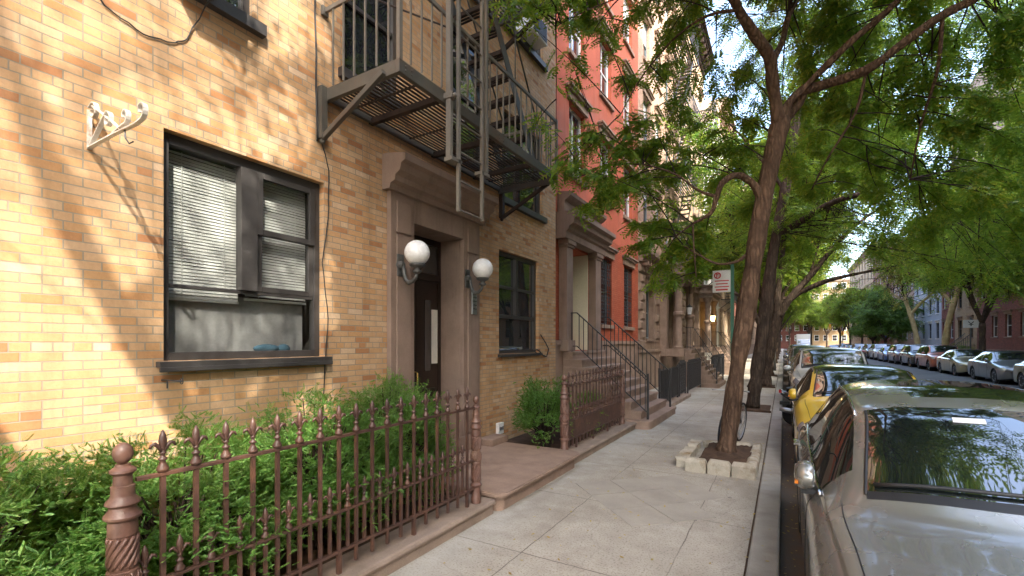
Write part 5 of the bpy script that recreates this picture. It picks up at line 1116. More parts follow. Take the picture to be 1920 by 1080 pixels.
dirt.add(vs, [(i*(n+1)+j, (i+1)*(n+1)+j, (i+1)*(n+1)+j+1, i*(n+1)+j+1) for i in range(n) for j in range(n)]); dirt.build('soil', M['soil'], tp, smooth=True)
for y, lb in ((13.9, 'second'), (21.1, 'third'), (28.2, 'fourth')):
    k = MB().box(-1.2, -.3, y-.75, y+.75, -.02, .012); k.box(-1.25, -1.2, y-.8, y+.8, -.02, .05); k.box(-1.2, -.27, y-.8, y-.75, -.02, .05); tag(k.build('tree_pit', M['soil'], None), 'flat earth tree pit round the %s tree of the left kerb' % lb, 'tree pit', 'earth tree pits')
# ================================================================== VEHICLES
def pchip(xs, Y, q):
    xs = np.asarray(xs, float); Y = np.asarray(Y, float); h = np.diff(xs); s = np.diff(Y, axis=0)/h.reshape(-1, *([1]*(Y.ndim-1)))
    d = np.zeros_like(Y)
    for i in range(1, len(xs)-1):
        w1 = 2*h[i]+h[i-1]; w2 = h[i]+2*h[i-1]; a, b = s[i-1], s[i]
        with np.errstate(divide='ignore', invalid='ignore'): m = (w1+w2)/(w1/a + w2/b)
        d[i] = np.where(a*b > 0, m, 0)
    d[0] = s[0]; d[-1] = s[-1]
    k = np.clip(np.searchsorted(xs, q, side='right')-1, 0, len(xs)-2); t = (np.asarray(q)-xs[k])/h[k]
    sh = (-1,) + (1,)*(Y.ndim-1); t = t.reshape(sh); hh = h[k].reshape(sh)
    return (2*t**3-3*t**2+1)*Y[k] + (t**3-2*t**2+t)*hh*d[k] + (-2*t**3+3*t**2)*Y[k+1] + (t**3-t**2)*hh*d[k+1]
SEDAN = dict(st=[
 (0.00,[(.40,.26),(.56,.28),(.62,.42),(.62,.55),(.57,.64),(.45,.68),(.25,.70),(0,.705)]),
 (0.10,[(.50,.20),(.76,.23),(.82,.44),(.81,.60),(.73,.715),(.58,.755),(.30,.78),(0,.79)]),
 (0.42,[(.55,.17),(.88,.20),(.91,.46),(.895,.70),(.80,.815),(.64,.855),(.32,.885),(0,.895)]),
 (0.90,[(.55,.17),(.90,.20),(.925,.48),(.91,.765),(.825,.885),(.67,.925),(.34,.955),(0,.965)]),
 (1.30,[(.55,.17),(.90,.20),(.925,.50),(.915,.82),(.85,.945),(.705,.995),(.36,1.03),(0,1.04)]),
 (1.40,[(.55,.17),(.90,.20),(.925,.50),(.915,.83),(.852,.952),(.698,1.035),(.36,1.085),(0,1.10)]),
 (2.10,[(.55,.17),(.90,.20),(.925,.52),(.92,.86),(.862,.972),(.615,1.40),(.35,1.462),(0,1.475)]),
 (2.25,[(.55,.17),(.90,.20),(.925,.52),(.92,.86),(.862,.975),(.608,1.432),(.345,1.487),(0,1.50)]),
 (2.75,[(.55,.17),(.90,.20),(.925,.53),(.92,.87),(.86,.985),(.60,1.445),(.34,1.50),(0,1.512)]),
 (3.30,[(.55,.17),(.90,.20),(.925,.53),(.92,.88),(.855,1.00),(.585,1.42),(.33,1.475),(0,1.487)]),
 (3.70,[(.55,.18),(.90,.21),(.925,.53),(.915,.89),(.845,1.015),(.555,1.365),(.32,1.42),(0,1.432)]),
 (4.30,[(.55,.20),(.88,.23),(.91,.53),(.895,.89),(.80,1.02),(.63,1.06),(.32,1.085),(0,1.095)]),
 (4.58,[(.52,.24),(.80,.27),(.85,.52),(.83,.84),(.74,.985),(.56,1.02),(.28,1.045),(0,1.055)]),
 (4.68,[(.45,.30),(.66,.32),(.70,.50),(.69,.74),(.62,.86),(.48,.89),(.25,.905),(0,.91)])],
 ws=(1.40,2.14), rw=(3.66,4.28), side=(1.62,3.98), bp=(2.62,2.72), bp2=(3.45,3.52), ax=(.86,3.62), wr=.325)
SUV = dict(st=[
 (0.00,[(.45,.34),(.60,.36),(.68,.55),(.68,.75),(.62,.86),(.48,.91),(.26,.93),(0,.935)]),
 (0.12,[(.52,.26),(.80,.29),(.86,.55),(.85,.80),(.77,.935),(.60,.985),(.30,1.01),(0,1.02)]),
 (0.45,[(.55,.24),(.91,.27),(.945,.56),(.93,.87),(.84,1.0),(.66,1.045),(.33,1.07),(0,1.08)]),
 (0.95,[(.55,.24),(.93,.27),(.955,.58),(.945,.92),(.86,1.05),(.69,1.095),(.35,1.125),(0,1.135)]),
 (1.25,[(.55,.24),(.93,.27),(.955,.58),(.945,.95),(.875,1.08),(.74,1.13),(.38,1.165),(0,1.175)]),
 (1.33,[(.55,.24),(.93,.27),(.955,.58),(.945,.955),(.878,1.085),(.74,1.16),(.38,1.21),(0,1.225)]),
 (1.88,[(.55,.24),(.93,.27),(.955,.60),(.95,.98),(.89,1.095),(.685,1.62),(.38,1.685),(0,1.70)]),
 (2.05,[(.55,.24),(.93,.27),(.955,.60),(.95,.98),(.89,1.10),(.68,1.66),(.38,1.72),(0,1.735)]),
 (3.00,[(.55,.24),(.93,.27),(.955,.60),(.95,.99),(.89,1.11),(.675,1.67),(.375,1.73),(0,1.745)]),
 (3.95,[(.55,.25),(.93,.28),(.955,.60),(.945,1.0),(.885,1.12),(.655,1.64),(.365,1.70),(0,1.715)]),
 (4.20,[(.55,.26),(.92,.29),(.945,.60),(.935,1.0),(.88,1.13),(.64,1.60),(.36,1.66),(0,1.675)]),
 (4.55,[(.53,.30),(.86,.33),(.90,.60),(.89,.98),(.83,1.12),(.72,1.20),(.36,1.23),(0,1.24)]),
 (4.66,[(.48,.36),(.72,.38),(.78,.58),(.77,.88),(.70,1.02),(.56,1.06),(.28,1.08),(0,1.085)])],
 ws=(1.34,1.90), rw=(4.20,4.52), side=(1.52,4.28), bp=(2.50,2.60), bp2=(3.45,3.55), ax=(.90,3.65), wr=.36)
def lift(spec):
    # higher-roofed crossover body on the same floor plan
    st = [(y, [list(p) for p in ps]) for y, ps in spec['st']]
    dz = {2.25: (.01, .012, .012), 2.75: (.055, .055, .058), 3.30: (.075, .082, .085), 3.70: (.09, .095, .10), 4.30: (.13, .16, .165), 4.58: (.05, .06, .06)}
    for y, ps in st:
        for k, d in zip((5, 6, 7), dz.get(y, (0, 0, 0))): ps[k][1] += d
    q = dict(spec); q['st'] = [(y, [tuple(p) for p in ps]) for y, ps in st]; return q
def make_car(name, label, spec, paint, group, res=(64, 7), detail=1, sunroof=False, taxi=False, folded=False, reflection_roof=False):
    t = thing(name, (0, 0, 0), label, 'car', group)
    ys = np.array([s[0] for s in spec['st']]); PT = np.array([s[1] for s in spec['st']])
    extra = sorted(set([spec['ws'][0], spec['ws'][1], spec['rw'][0], spec['rw'][1], spec['side'][0], spec['side'][1], *spec['bp'], *spec['bp2'], 2.35, 3.25]))
    yq = np.unique(np.round(np.concatenate([np.linspace(0, ys[-1], res[0]), extra, ys]), 4)); keep = [0]
    for i in range(1, len(yq)):
        if yq[i] - yq[keep[-1]] > .008 or yq[i] in extra: keep.append(i)
    yq = yq[keep]; C = pchip(ys, PT, yq)                                                     # (n,8,2)
    vq = np.unique(np.concatenate([np.linspace(0, 7, 7*res[1]+1), [4.10, 4.90, 5.16, 6.12, 6.25]])); n, m = len(yq), len(vq)
    G = pchip(np.arange(8.), np.swapaxes(C, 0, 1), vq); G = np.swapaxes(G, 0, 1)             # (n,m,2)
    wr = spec['wr']; ar = wr + .055
    V = np.zeros((n, 2*m-1, 3)); V[:, :m, 0] = -G[:, :, 0]; V[:, :m, 1] = yq[:, None]; V[:, :m, 2] = G[:, :, 1]
    V[:, m:, 0] = G[:, :-1, 0][:, ::-1]; V[:, m:, 1] = yq[:, None]; V[:, m:, 2] = G[:, :-1, 1][:, ::-1]
    vv = np.concatenate([vq, vq[:-1][::-1]])
    def bow(x, y): return -.17*np.maximum(0, 1-(np.abs(x)/.82)**2)*np.interp(y, [0, 1.4, 2.2, 3.2, 9], [.75, 1, .75, 0, 0])
    inside = np.zeros((n, 2*m-1), bool)
    for a in spec['ax']:
        dy = V[..., 1]-a; dz = V[..., 2]-wr; r = np.sqrt(dy**2+dz**2); k = (r < ar) & (vv[None] < 3.4)
        inside |= k; f = ar/np.maximum(r, 1e-4); V[..., 1] = np.where(k, a+dy*f, V[..., 1]); V[..., 2] = np.where(k, np.maximum(wr+dz*f, .1), V[..., 2])
    V[..., 1] += bow(V[..., 0], V[..., 1])*(vv[None] > 3.2)
    groups = {}
    for i in range(n-1):
        yc = (yq[i]+yq[i+1])/2
        for j in range(2*m-2):
            vc = (vv[j]+vv[j+1])/2; ix = [(i,j), (i,j+1), (i+1,j+1), (i+1,j)]
            if all(inside[q] for q in ix): continue
            part = 'body'
            if spec['ws'][0] < yc < spec['ws'][1] and vc > 5.16: part = 'windshield' if yc > spec['ws'][0] + .04 else 'cowl'
            elif spec['rw'][0] < yc < spec['rw'][1] and vc > 5.16: part = 'rear_window'
            elif spec['side'][0] < yc < spec['side'][1] and 4.10 < vc < 4.90 and not (spec['bp'][0] < yc < spec['bp'][1]) and not (spec['bp2'][0] < yc < spec['bp2'][1]):
                part = ('front_' if yc < spec['bp'][0] else 'rear_' if yc < spec['bp2'][0] else 'quarter_') + 'side_window' + ('' if j < m-1 else '#')
            elif reflection_roof and vc > 4.97 and spec['ws'][1]-.12 < yc < spec['rw'][0]+.1: part = 'roof'
            elif sunroof and 2.35 < yc < 3.25 and vc > 6.12: part = 'sunroof'
            elif .06 < yc < .40 and 2.95 < vc < 3.85: part = 'headlight' + ('' if j < m-1 else '#')
            elif yc > ys[-1]-.26 and 2.9 < vc < 3.85: part = 'tail_light' + ('' if j < m-1 else '#')
            elif vc < 1.15: part = 'sill'
            groups.setdefault(part, []).append([q[0]*(2*m-1)+q[1] for q in ix])
    Vf = V.reshape(-1, 3); mats = {'body': paint, 'cowl': M['trim_bk'], 'headlight': M['lens'], 'tail_light': M['lens_r'], 'sill': M['trim_bk'], 'roof': PAINT['black']}
    body = None
    for part in sorted(groups, key=lambda q: q != 'body'):
        F = np.array(groups[part])[:, ::-1]; used, inv = np.unique(F, return_inverse=True)
        o = np_mesh(part.replace('#', ''), Vf[used], inv.reshape(F.shape), mats.get(part.replace('#', ''), M['glass_car']), t, True)
        if part == 'body': body = o
    m_ = MB()                                                                                # closed nose, tail and floor
    for i in (0, n-1):
        ring = [tuple(V[i, j]) for j in range(0, 2*m-1)]; m_.add(ring, [tuple(range(len(ring))) if i == 0 else tuple(range(len(ring)-1, -1, -1))])
    m_.build('nose_panel', paint, t)
    MB().box(-.62, .62, .35, ys[-1]-.3, .19, .34).build('floor', M['trim_bk'], t)
    z0 = PT[0, 2, 1]
    g_ = MB().box(-.48, .48, -.012, -.002, z0-.08, z0+.12); gr = g_.build('grille', M['trim_bk'], t)
    MB().box(-.13, .13, -.020, -.013, z0-.03, z0+.05).build('number_plate', M['sign_w'], t); b_ = MB()
    for k in range(4): b_.box(-.47, .47, -.017, -.0125, z0-.07+.048*k, z0-.06+.048*k)
    b_.build('grille_bars', M['chrome'], gr)
    # wheel wells and wheels
    for a in spec['ax']:
        for s in (-1, 1):
            w = MB().lathe([(ar-.01, 0), (ar-.01, .34), (.05, .345)], (s*.60 if s > 0 else -.60, a, wr), 24, (s, 0, 0)); w.f = w.f[:-2]; 
            MB().lathe([(ar+.0, .30), (ar, .0), (.02, -.002)], (s*.52, a, wr), 24, (s, 0, 0)).build('wheel_arch', M['trim_bk'], t)
            x = s*.70
            wl = MB().lathe([(wr*.66, -.0), (wr*.92, .0), (wr*.985, .02), (wr, .06), (wr, .15), (wr*.985, .19), (wr*.92, .21), (wr*.66, .20)], (x, a, wr), 30, (s, 0, 0)).build('wheel', M['rubber'], t, smooth='auto')
            r_ = MB().lathe([(wr*.66, .19), (wr*.665, .205), (wr*.62, .20), (wr*.58, .14), (wr*.3, .12), (.02, .12)], (x, a, wr), 30, (s, 0, 0))
            for k in range(5):
                an = k*2*math.pi/5; r_.bar((x+s*.165, a, wr), (x+s*.185, a+wr*.63*math.cos(an), wr+wr*.63*math.sin(an)), .06, .04, (s, 0, 0))
            r_.lathe([(.06, .18), (.05, .195)], (x, a, wr), 14, (s, 0, 0)); r_.build('rim', M['rim'], wl, smooth='auto')
    # door mirrors
    zm = PT[5, 4, 1] + .06; ym = spec['ws'][0] + .32; xs = PT[5, 3, 0]
    for s in (-1, 1):
        fold = folded and s < 0
        mr = MB(); prof = [(.0, -.085), (.05, -.078), (.075, -.05), (.085, -.01), (.08, .04), (.07, .055)]
        mr.lathe(prof, (0, 0, 0), 20, (0, 1, 0))
        def tf(v):
            if fold: return (-xs - .005 + v[1]*.75*-1*-1, ym - .02 + v[0]*1.45, zm + .035 + v[2]*1.05)
            return (s*(xs + .085) + v[0]*1.15, ym + v[1], zm + .03 + v[2]*.85)
        mr.v = [tf(v) for v in mr.v]; o = mr.build('door_mirror', paint, t, smooth='auto')
        k = MB()
        if fold: k.box(-xs-.03, -xs+.09, ym-.05, ym+.07, zm-.075, zm-.045); k.box(-xs-.064, -xs-.05, ym-.12, ym+.05, zm-.02, zm-.002)
        else: k.box(s*(xs+.01), s*(xs+.16), ym-.03, ym+.03, zm-.055, zm-.03); k.bar((s*(xs-.09), ym+.01, zm-.03), (s*(xs+.05), ym+.01, zm-.03), .06, .035)
        k.build('mirror_base', M['trim_bk'], o)
        if fold: MB().box(-xs-.066, -xs-.048, ym-.125, ym-.06, zm+.0, zm+.018).build('indicator', M['lens_o'], o)
        k = MB().lathe([(.005, .0), (.066, .001), (.066, .004), (.005, .005)], (0, 0, 0), 18, (0, 1, 0)); k.v = [tf((a_, b_ + .054, c_)) for a_, b_, c_ in k.v]; k.build('mirror_glass', M['chrome'], o)
    if detail:
        def surf(y, v, off=.004):
            c = pchip(ys, PT, np.array([y]))[0]; p = pchip(np.arange(8.), c, np.array([v]))[0]; return p
        for s in (-1, 1):
            for v, ya, yb_ in ((4.06, spec['side'][0]-.05, spec['side'][1]+.03), (4.94, spec['ws'][1]-.02, spec['rw'][0]+.1)):
                pts = []
                for y in np.linspace(ya, yb_, 22): p = surf(y, v); pts.append((s*(p[0]+.003), y + float(bow(p[0], y)), p[1]+.002))
                MB().tube(pts, .009, 6).build('window_trim', M['chrome'] if detail > 1 else M['trim_bk'], t, smooth=True)
            pts = []
            for y in np.linspace(.14, spec['ws'][0]-.03, 26): p = surf(y, 4.42 + .25*(y/1.4)); pts.append((s*p[0], y + float(bow(p[0], y)), p[1]+.0005))
            MB().tube(pts, .0035, 5).build('bonnet_seam', M['trim_bk'], t)
            for yd in (spec['side'][0]+.05, (spec['bp'][0]+spec['bp'][1])/2, spec['side'][1]-.45):
                pts = []
                for v in np.linspace(1.2, 4.0, 14): p = surf(yd, v); pts.append((s*(p[0]+.0005), yd, p[1]))
                MB().tube(pts, .003, 5).build('door_seam', M['trim_bk'], t)
            for yd in (spec['bp'][0]-.22, spec['side'][1]-.62):
                p = surf(yd, 3.2); MB().bar((s*(p[0]+.03), yd, p[1]+.01), (s*(p[0]+.03), yd+.20, p[1]+.015), .022, .028, (s, 0, 0)).box(s*(p[0]-.01), s*(p[0]+.03), yd+.01, yd+.03, p[1], p[1]+.025).box(s*(p[0]-.01), s*(p[0]+.03), yd+.17, yd+.19, p[1], p[1]+.025).build('door_handle', paint, t, bevel=.004)
            # A-pillar edge strip beside the windshield
            pts = []
            for y in np.linspace(spec['ws'][0]+.03, spec['ws'][1]-.01, 14): p = surf(y, 5.15); pts.append((s*p[0], y + float(bow(p[0], y)), p[1]+.003))
            MB().tube(pts, .008, 6).build('windshield_trim', M['trim_bk'], t, smooth=True)
        for s0, s1 in ((-.62, .02), (-.02, .62)):
            a = surf(spec['ws'][0]+.055, 5.3 if s0 < -.5 else 6.95); 
            pts = []
            for x in np.linspace(s0, s1, 8):
                v = 7 - 2*abs(x)/.70; v = max(5.1, v); p = surf(spec['ws'][0]+.05 + (.03 if s0 < -.5 else .0), v); yy_ = spec['ws'][0]+.05 + (.03 if s0 < -.5 else 0); pts.append((x, yy_ + float(bow(x, yy_)), p[1]+.02))
            MB().tube(pts, .011, 6).build('wiper', M['trim_bk'], t, smooth=True)
    if sunroof:
        yy_ = 1.98; p = surf(yy_, 6.62); yb_ = yy_ + float(bow(.13, yy_)); MB().bar((-.20, yb_, p[1]+.008), (-.06, yb_, p[1]+.008), .038, .004, (0, -.62, .78)).build('toll_tag', M['white_plastic'], t)
    if taxi:
        p = 1.53; MB().box(-.2, .2, 2.85, 3.0, p-.03, p+.09).build('roof_light', M['sign_w'], t, bevel=.02)
    return t
ROW = 'cars parked along the right kerb'; LROW = 'cars parked along the left kerb'
near = make_car('parked_car', 'silver grey car in the right foreground, its bonnet and windshield towards the viewer', lift(SEDAN), PAINT['silver'], LROW, (120, 10), 2, True, folded=True)
near.location = (1.04, 1.74, -.13)
st_ = thing('inspection_sticker', (1.5, 3.6, 1.2), 'x', 'sticker')
bpy.data.objects.remove(st_)
sed = make_car('parked_car', 'yellow car, its roof blackened for reflected trees, parked right behind the silver grey one', SEDAN, PAINT['yellow'], LROW, (64, 6), 1, folded=True, reflection_roof=True)  # black roof paint stands in for dark tree reflections on the yellow
sed.location = (1.05, 7.05, -.13)
suv = make_car('parked_suv', 'white suv parked beyond the scooter on the left kerb', SUV, PAINT['white'], LROW, (64, 6), 1)
suv.location = (1.12, 13.5, -.13)
PNAMES = set(p.name for p in PAINT.values())
def repaint(o, paint):
    for c in [o] + list(CHILD.get(o.name, [])):
        if c.type == 'MESH':
            for s in c.material_slots:
                if s.material and s.material.name in PNAMES: s.link = 'OBJECT'; s.material = paint
        if c is not o: repaint(c, paint)
def put_car(src, x, y, paint, label, group, rz=0):
    c = copy_tree(src); c.location = (x, y, -.13); c.rotation_euler = (0, 0, rz); c['label'] = label; c['group'] = group; repaint(c, PAINT[paint]); return c
for y, s, p, lb in ((19.6, sed, 'grey', 'grey car parked behind the white suv on the left'), (25.3, suv, 'black', 'black suv farther along the left kerb'), (31, sed, 'white', 'white car far along the left kerb'), (37, sed, 'blue', 'blue car far along the left kerb'), (44, suv, 'silver', 'silver suv far along the left kerb'), (51, sed, 'black', 'black car far along the left kerb')):
    put_car(s, 1.1, y, p, lb, LROW)
rows_ = [(17.0, sed, 'grey', 'grey car parked across the street, nearest on the right kerb'), (23.0, sed, 'gold', 'pale gold car at the right edge, second along the right kerb'), (28.6, sed, 'grey', 'dark grey car with dark windshield, third along the right kerb'), (34.3, sed, 'gold', 'champagne car behind the dark grey one on the right kerb'), (39.6, suv, 'orange_red', 'orange red suv parked on the right kerb'), (45.0, suv, 'black', 'black suv behind the orange red one'), (50.4, suv, 'plum', 'plum coloured suv on the right kerb'), (55.8, sed, 'blue', 'blue car on the right kerb below the crooked plane tree'), (61.2, suv, 'white', 'white suv on the right kerb before the grey house'), (66.6, suv, 'black', 'black suv on the right kerb before the grey house'), (72, sed, 'white', 'white car by the round-headed tree'), (77.5, suv, 'grey', 'grey suv beyond the round-headed tree'), (83, sed, 'silver', 'silver car before the navy awning'), (89, sed, 'red', 'red car far along the right kerb'), (95, suv, 'black', 'black suv far along the right kerb'), (101, sed, 'white', 'small white car at the far end of the right kerb'), (108, sed, 'grey', 'last grey car at the far end of the right kerb')]
for y, s, p, lb in rows_: put_car(s, 9.22, y, p, lb, ROW)
put_car(sed, 6.7, 84, 'red', 'red car driving in the far middle of the street', None); 
# white box truck
tr = thing('box_truck', (3.3, 104, -.13), 'white box truck far down the middle of the street', 'truck')
MB().box(2.15, 4.45, 105.6, 111, .75, 3.35).build('cargo_box', PAINT['white'], tr, bevel=.04)
MB().prism([(103.9, .45), (103.85, 1.2), (104.2, 1.5), (104.75, 2.35), (105.5, 2.4), (105.5, .45)], 0, 2.25, 4.35).build('cab', PAINT['white'], tr, bevel=.04)
MB().add([(2.38, 104.20, 1.58), (4.22, 104.20, 1.58), (4.22, 104.66, 2.26), (2.38, 104.66, 2.26)], [(0,1,2,3)]).build('windshield', M['glass_car'], tr)
MB().box(2.5, 4.1, 103.83, 103.86, .7, 1.0).build('grille', M['trim_bk'], tr)
for x, s in ((2.4, -1), (4.2, 1)):
    for y in (104.5, 109.3):
        o = MB().lathe([(.25, 0), (.38, .0), (.41, .05), (.41, .2), (.38, .25), (.25, .25)], (x, y, .28), 20, (s, 0, 0)).build('wheel', M['rubber'], tr); MB().lathe([(.25, .2), (.02, .2)], (x, y, .28), 16, (s, 0, 0)).build('rim', M['rim'], o)
    MB().box(x-.1, x+.1, 103.81, 103.84, .85, 1.0).build('headlight', M['lens'], tr)

# motor scooter backed up to the kerb
sc = thing('motor_scooter', (.1, 12.25, -.13), 'black motor scooter parked tail to the kerb between the yellow car and the white suv', 'scooter')
yy = 12.25; zg = -.13
def wheel(x, r): 
    o = MB().lathe([(r*.6, -.05), (r*.9, -.055), (r, -.03), (r, .03), (r*.9, .055), (r*.6, .05)], (x, yy, zg+r), 26, (0,1,0)).build('wheel', M['rubber'], sc, smooth='auto'); k = MB().lathe([(r*.6, -.03), (r*.55, -.02), (.05, -.02), (.04, -.05)], (x, yy, zg+r), 20, (0,1,0)).lathe([(r*.62, .03), (r*.55, .02), (.05, .02), (.04, .05)], (x, yy, zg+r), 20, (0,1,0)); k.build('rim', M['rim'], o)
wheel(.22, .25); wheel(1.52, .25)
b = MB(); secs = [(-.06, .74, .05, .05), (.05, .70, .13, .10), (.3, .62, .17, .17), (.6, .55, .16, .2), (.78, .45, .13, .18), (.85, .40, .09, .12)]
n = 14; vs = []
for x, z, w, h in secs: vs += [(x, yy + w*math.cos(2*math.pi*k/n), zg + z + h*math.sin(2*math.pi*k/n)) for k in range(n)]
b.add(vs, [(i*n+k, i*n+(k+1)%n, (i+1)*n+(k+1)%n, (i+1)*n+k) for i in range(len(secs)-1) for k in range(n)] + [tuple(range(n)), tuple(range(len(vs)-1, len(vs)-n-1, -1))]); b.build('tail_body', PAINT['black'], sc, smooth=True)
s = MB(); secs = [(.05, .83, .11, .03), (.25, .84, .15, .05), (.5, .80, .15, .06), (.7, .79, .14, .06), (.85, .77, .09, .04)]; vs = []
for x, z, w, h in secs: vs += [(x, yy + w*math.cos(2*math.pi*k/n), zg + z + h*math.sin(2*math.pi*k/n)) for k in range(n)]
s.add(vs, [(i*n+k, i*n+(k+1)%n, (i+1)*n+(k+1)%n, (i+1)*n+k) for i in range(len(secs)-1) for k in range(n)] + [tuple(range(n)), tuple(range(len(vs)-1, len(vs)-n-1, -1))]); s.build('seat', M['trim_bk'], sc, smooth=True)
MB().box(.75, 1.25, yy-.14, yy+.14, zg+.26, zg+.32).build('footboard', M['trim_bk'], sc, bevel=.02)
MB().prism([(1.2, zg+.3), (1.30, zg+.32), (1.42, zg+.72), (1.40, zg+.95), (1.32, zg+.97), (1.25, zg+.6)], 1, yy-.17, yy+.17).build('leg_shield', PAINT['black'], sc, bevel=.03)
hb = MB().tube([(1.22, yy-.34, zg+1.04), (1.30, yy-.12, zg+1.03), (1.33, yy, zg+1.0), (1.30, yy+.12, zg+1.03), (1.22, yy+.34, zg+1.04)], .014, 8); hb.tube([(1.33, yy, zg+1.0), (1.52, yy, zg+.25)], .03, 8)
for s in (-1, 1): hb.tube([(1.27, yy+s*.22, zg+1.04), (1.25, yy+s*.28, zg+1.22)], .006, 6); hb.sphere((1.24, yy+s*.29, zg+1.26), .06, 12, 8, (.3, 1, .7))
hb.build('handlebar', M['trim_bk'], sc, smooth=True)
MB().tube([(.75, yy-.16, zg+.22), (.45, yy-.18, zg+.27), (.05, yy-.18, zg+.36), (-.08, yy-.18, zg+.38)], [.03, .055, .06, .045], 12).build('exhaust', M['steel'], sc, smooth=True)
MB().box(-.10, -.04, yy-.08, yy+.08, zg+.73, zg+.80).build('tail_light', M['lens_r'], sc, bevel=.012)
MB().box(-.08, .12, yy-.07, yy+.07, zg+.46, zg+.54).build('mudguard', M['trim_bk'], sc, bevel=.01)
MB().sphere((1.45, yy, zg+.88), .075, 14, 10, (.6, 1, 1)).build('headlight', M['lens'], sc, smooth=True)

# bicycle locked behind the nearest tree
bi = thing('bicycle', (-.74, 8.7, 0), 'dark bicycle locked behind the nearest tree trunk', 'bicycle'); dv = Vector((.16, 1, 0)).normalized(); o0 = Vector((-.84, 8.12, 0)); up = Vector((.08, 0, 1))
def bp(a, z): return o0 + dv*a + up*z
for a in (.0, 1.02):
    c = bp(a, .34); k = MB(); k.tube([c + dv*.33*math.cos(R(q)) + up*.33*math.sin(R(q)) for q in range(0, 361, 15)], .018, 8, False); o = k.build('wheel', M['rubber'], bi, smooth=True)
    k = MB().tube([c + dv*.305*math.cos(R(q)) + up*.305*math.sin(R(q)) for q in range(0, 361, 15)], .009, 6, False)
    for q in range(0, 360, 20): k.tube([c, c + dv*.30*math.cos(R(q)) + up*.30*math.sin(R(q))], .0016, 4, False)
    k.build('rim', M['steel'], o)
fr = MB()
for p, q in (((0,.34),(.12,.72)), ((.12,.72),(.12,.95)), ((.12,.72),(.62,.72)), ((.14,.66),(.56,.30)), ((.56,.30),(.64,.90)), ((.56,.30),(1.02,.34)), ((1.02,.34),(.62,.72))): fr.tube([bp(*p), bp(*q)], .015, 8)
fr.build('frame', M['iron_bk'], bi, smooth=True)
sd = Vector((1, -.16, 0)).normalized(); c = bp(.10, .97)
MB().tube([c - sd*.28 - dv*.0, c - sd*.2 + dv*.05, c, c + sd*.2 + dv*.05, c + sd*.28], .012, 8).build('handlebar', M['steel'], bi, smooth=True)
MB().sphere(tuple(bp(.66, .93)), .10, 12, 8, (.7, 1.3, .35)).build('saddle', M['trim_bk'], bi, smooth=True)
cw = MB().tube([bp(.56,.30) + dv*.09*math.cos(R(q)) + up*.09*math.sin(R(q)) for q in range(0, 361, 20)], .008, 6, False); cw.tube([bp(.56,.30) + sd*.06, bp(.66,.16) + sd*.08], .009, 6); cw.tube([bp(.56,.30) - sd*.06, bp(.46,.44) - sd*.08], .009, 6); cw.build('pedals', M['steel'], bi)

# parking sign on a green post
ps = thing('parking_sign', (-.88, 10.15, 0), 'white and red parking sign on a green post, left of the nearest trunk', 'sign')
MB().box(-.905, -.855, 10.14, 10.165, -.1, 3.35).box(-.91, -.90, 10.12, 10.165, -.1, 3.35).box(-.86, -.85, 10.12, 10.165, -.1, 3.35).build('post', M['green_post'], ps)
def plate_box(mb, cx, cz, w, h, y): return mb.box(cx-w/2, cx+w/2, y-.003, y, cz-h/2, cz+h/2)
pl = plate_box(MB(), -1.07, 2.98, .34, .44, 10.125).build('sign_plate', M['sign_w'], ps, bevel=.002)
k = MB(); y = 10.118; k.tube([(-1.15 + .055*math.cos(R(q)), y, 3.10 + .055*math.sin(R(q))) for q in range(0, 361, 20)], .012, 6, False); k.box(-1.175, -1.16, y-.002, y+.004, 3.06, 3.14); k.box(-1.16, -1.13, y-.002, y+.004, 3.115, 3.135); k.box(-1.16, -1.13, y-.002, y+.004, 3.085, 3.10)
for i, w in enumerate((.26, .22, .26)): k.box(-1.07-w/2, -1.07+w/2, y-.002, y+.004, 2.98-.06*i, 3.0-.06*i)
k.box(-1.18, -.96, y-.002, y+.004, 2.795, 2.825); k.build('sign_marks', M['sign_r'], pl)
ss = thing('street_sign', (11.0, 43, 0), 'small white sign with a dark mark on a thin pole at the right edge', 'sign')
MB().tube([(11.0, 43, -.1), (11.0, 43, 3.5)], .035, 10).build('post', M['lamp_metal'], ss, smooth=True); pl = MB().box(10.6, 11.42, 42.93, 42.95, 2.75, 3.3).build('sign_plate', M['sign_w'], ss)
k = MB(); k.bar((10.86, 42.925, 3.18), (11.0, 42.925, 3.02), .05, .01, (0,1,0)).bar((11.14, 42.925, 3.18), (11.0, 42.925, 3.02), .05, .01, (0,1,0)).bar((11.0, 42.925, 3.02), (11.0, 42.925, 2.86), .05, .01, (0,1,0)); k.box(10.88, 11.12, 42.92, 42.93, 2.95, 2.99); k.build('sign_mark', M['trim_bk'], pl)
# awnings, stairs and signal on the right-hand side
def awning(y0, y1, mat, label, z=2.35, out=1.8):
    t = thing('awning', (14.6, (y0+y1)/2, z), label, 'awning'); m = MB().prism([(14.59, z+.95), (14.59-out, z+.22), (14.59-out, z), (14.59-out+.02, z), (14.59-out+.02, z+.2), (14.59, z+.90)], 1, y0, y1); m.build('canopy', mat, t)
    for yy in (y0+.05, y1-.05): MB().tube([(14.59-out+.03, yy, z+.02), (14.59, yy, z+.05)], .02, 6).build('frame_bar', M['steel'], t)
awning(84.0, 88.6, M['awning'], 'navy blue awning over a shop front beyond the round-headed tree')
awning(97, 101.5, mat_plain('orange_awning_cloth', (.62,.17,.02), .8, 0, .1, 5, 60, .1), 'orange awning far down the right side')
rs = thing('front_stairway', (13.6, 57, 0), 'dark front stairway with railings and pots at the right edge, by the tan house', 'stoop')
for i in range(8): MB().box(14.58, 12.9 + .2*i, 55.9, 57.8, -.02 if i == 0 else .2*i+.001, .2*(i+1)).build('stair_step', M['step'], rs)
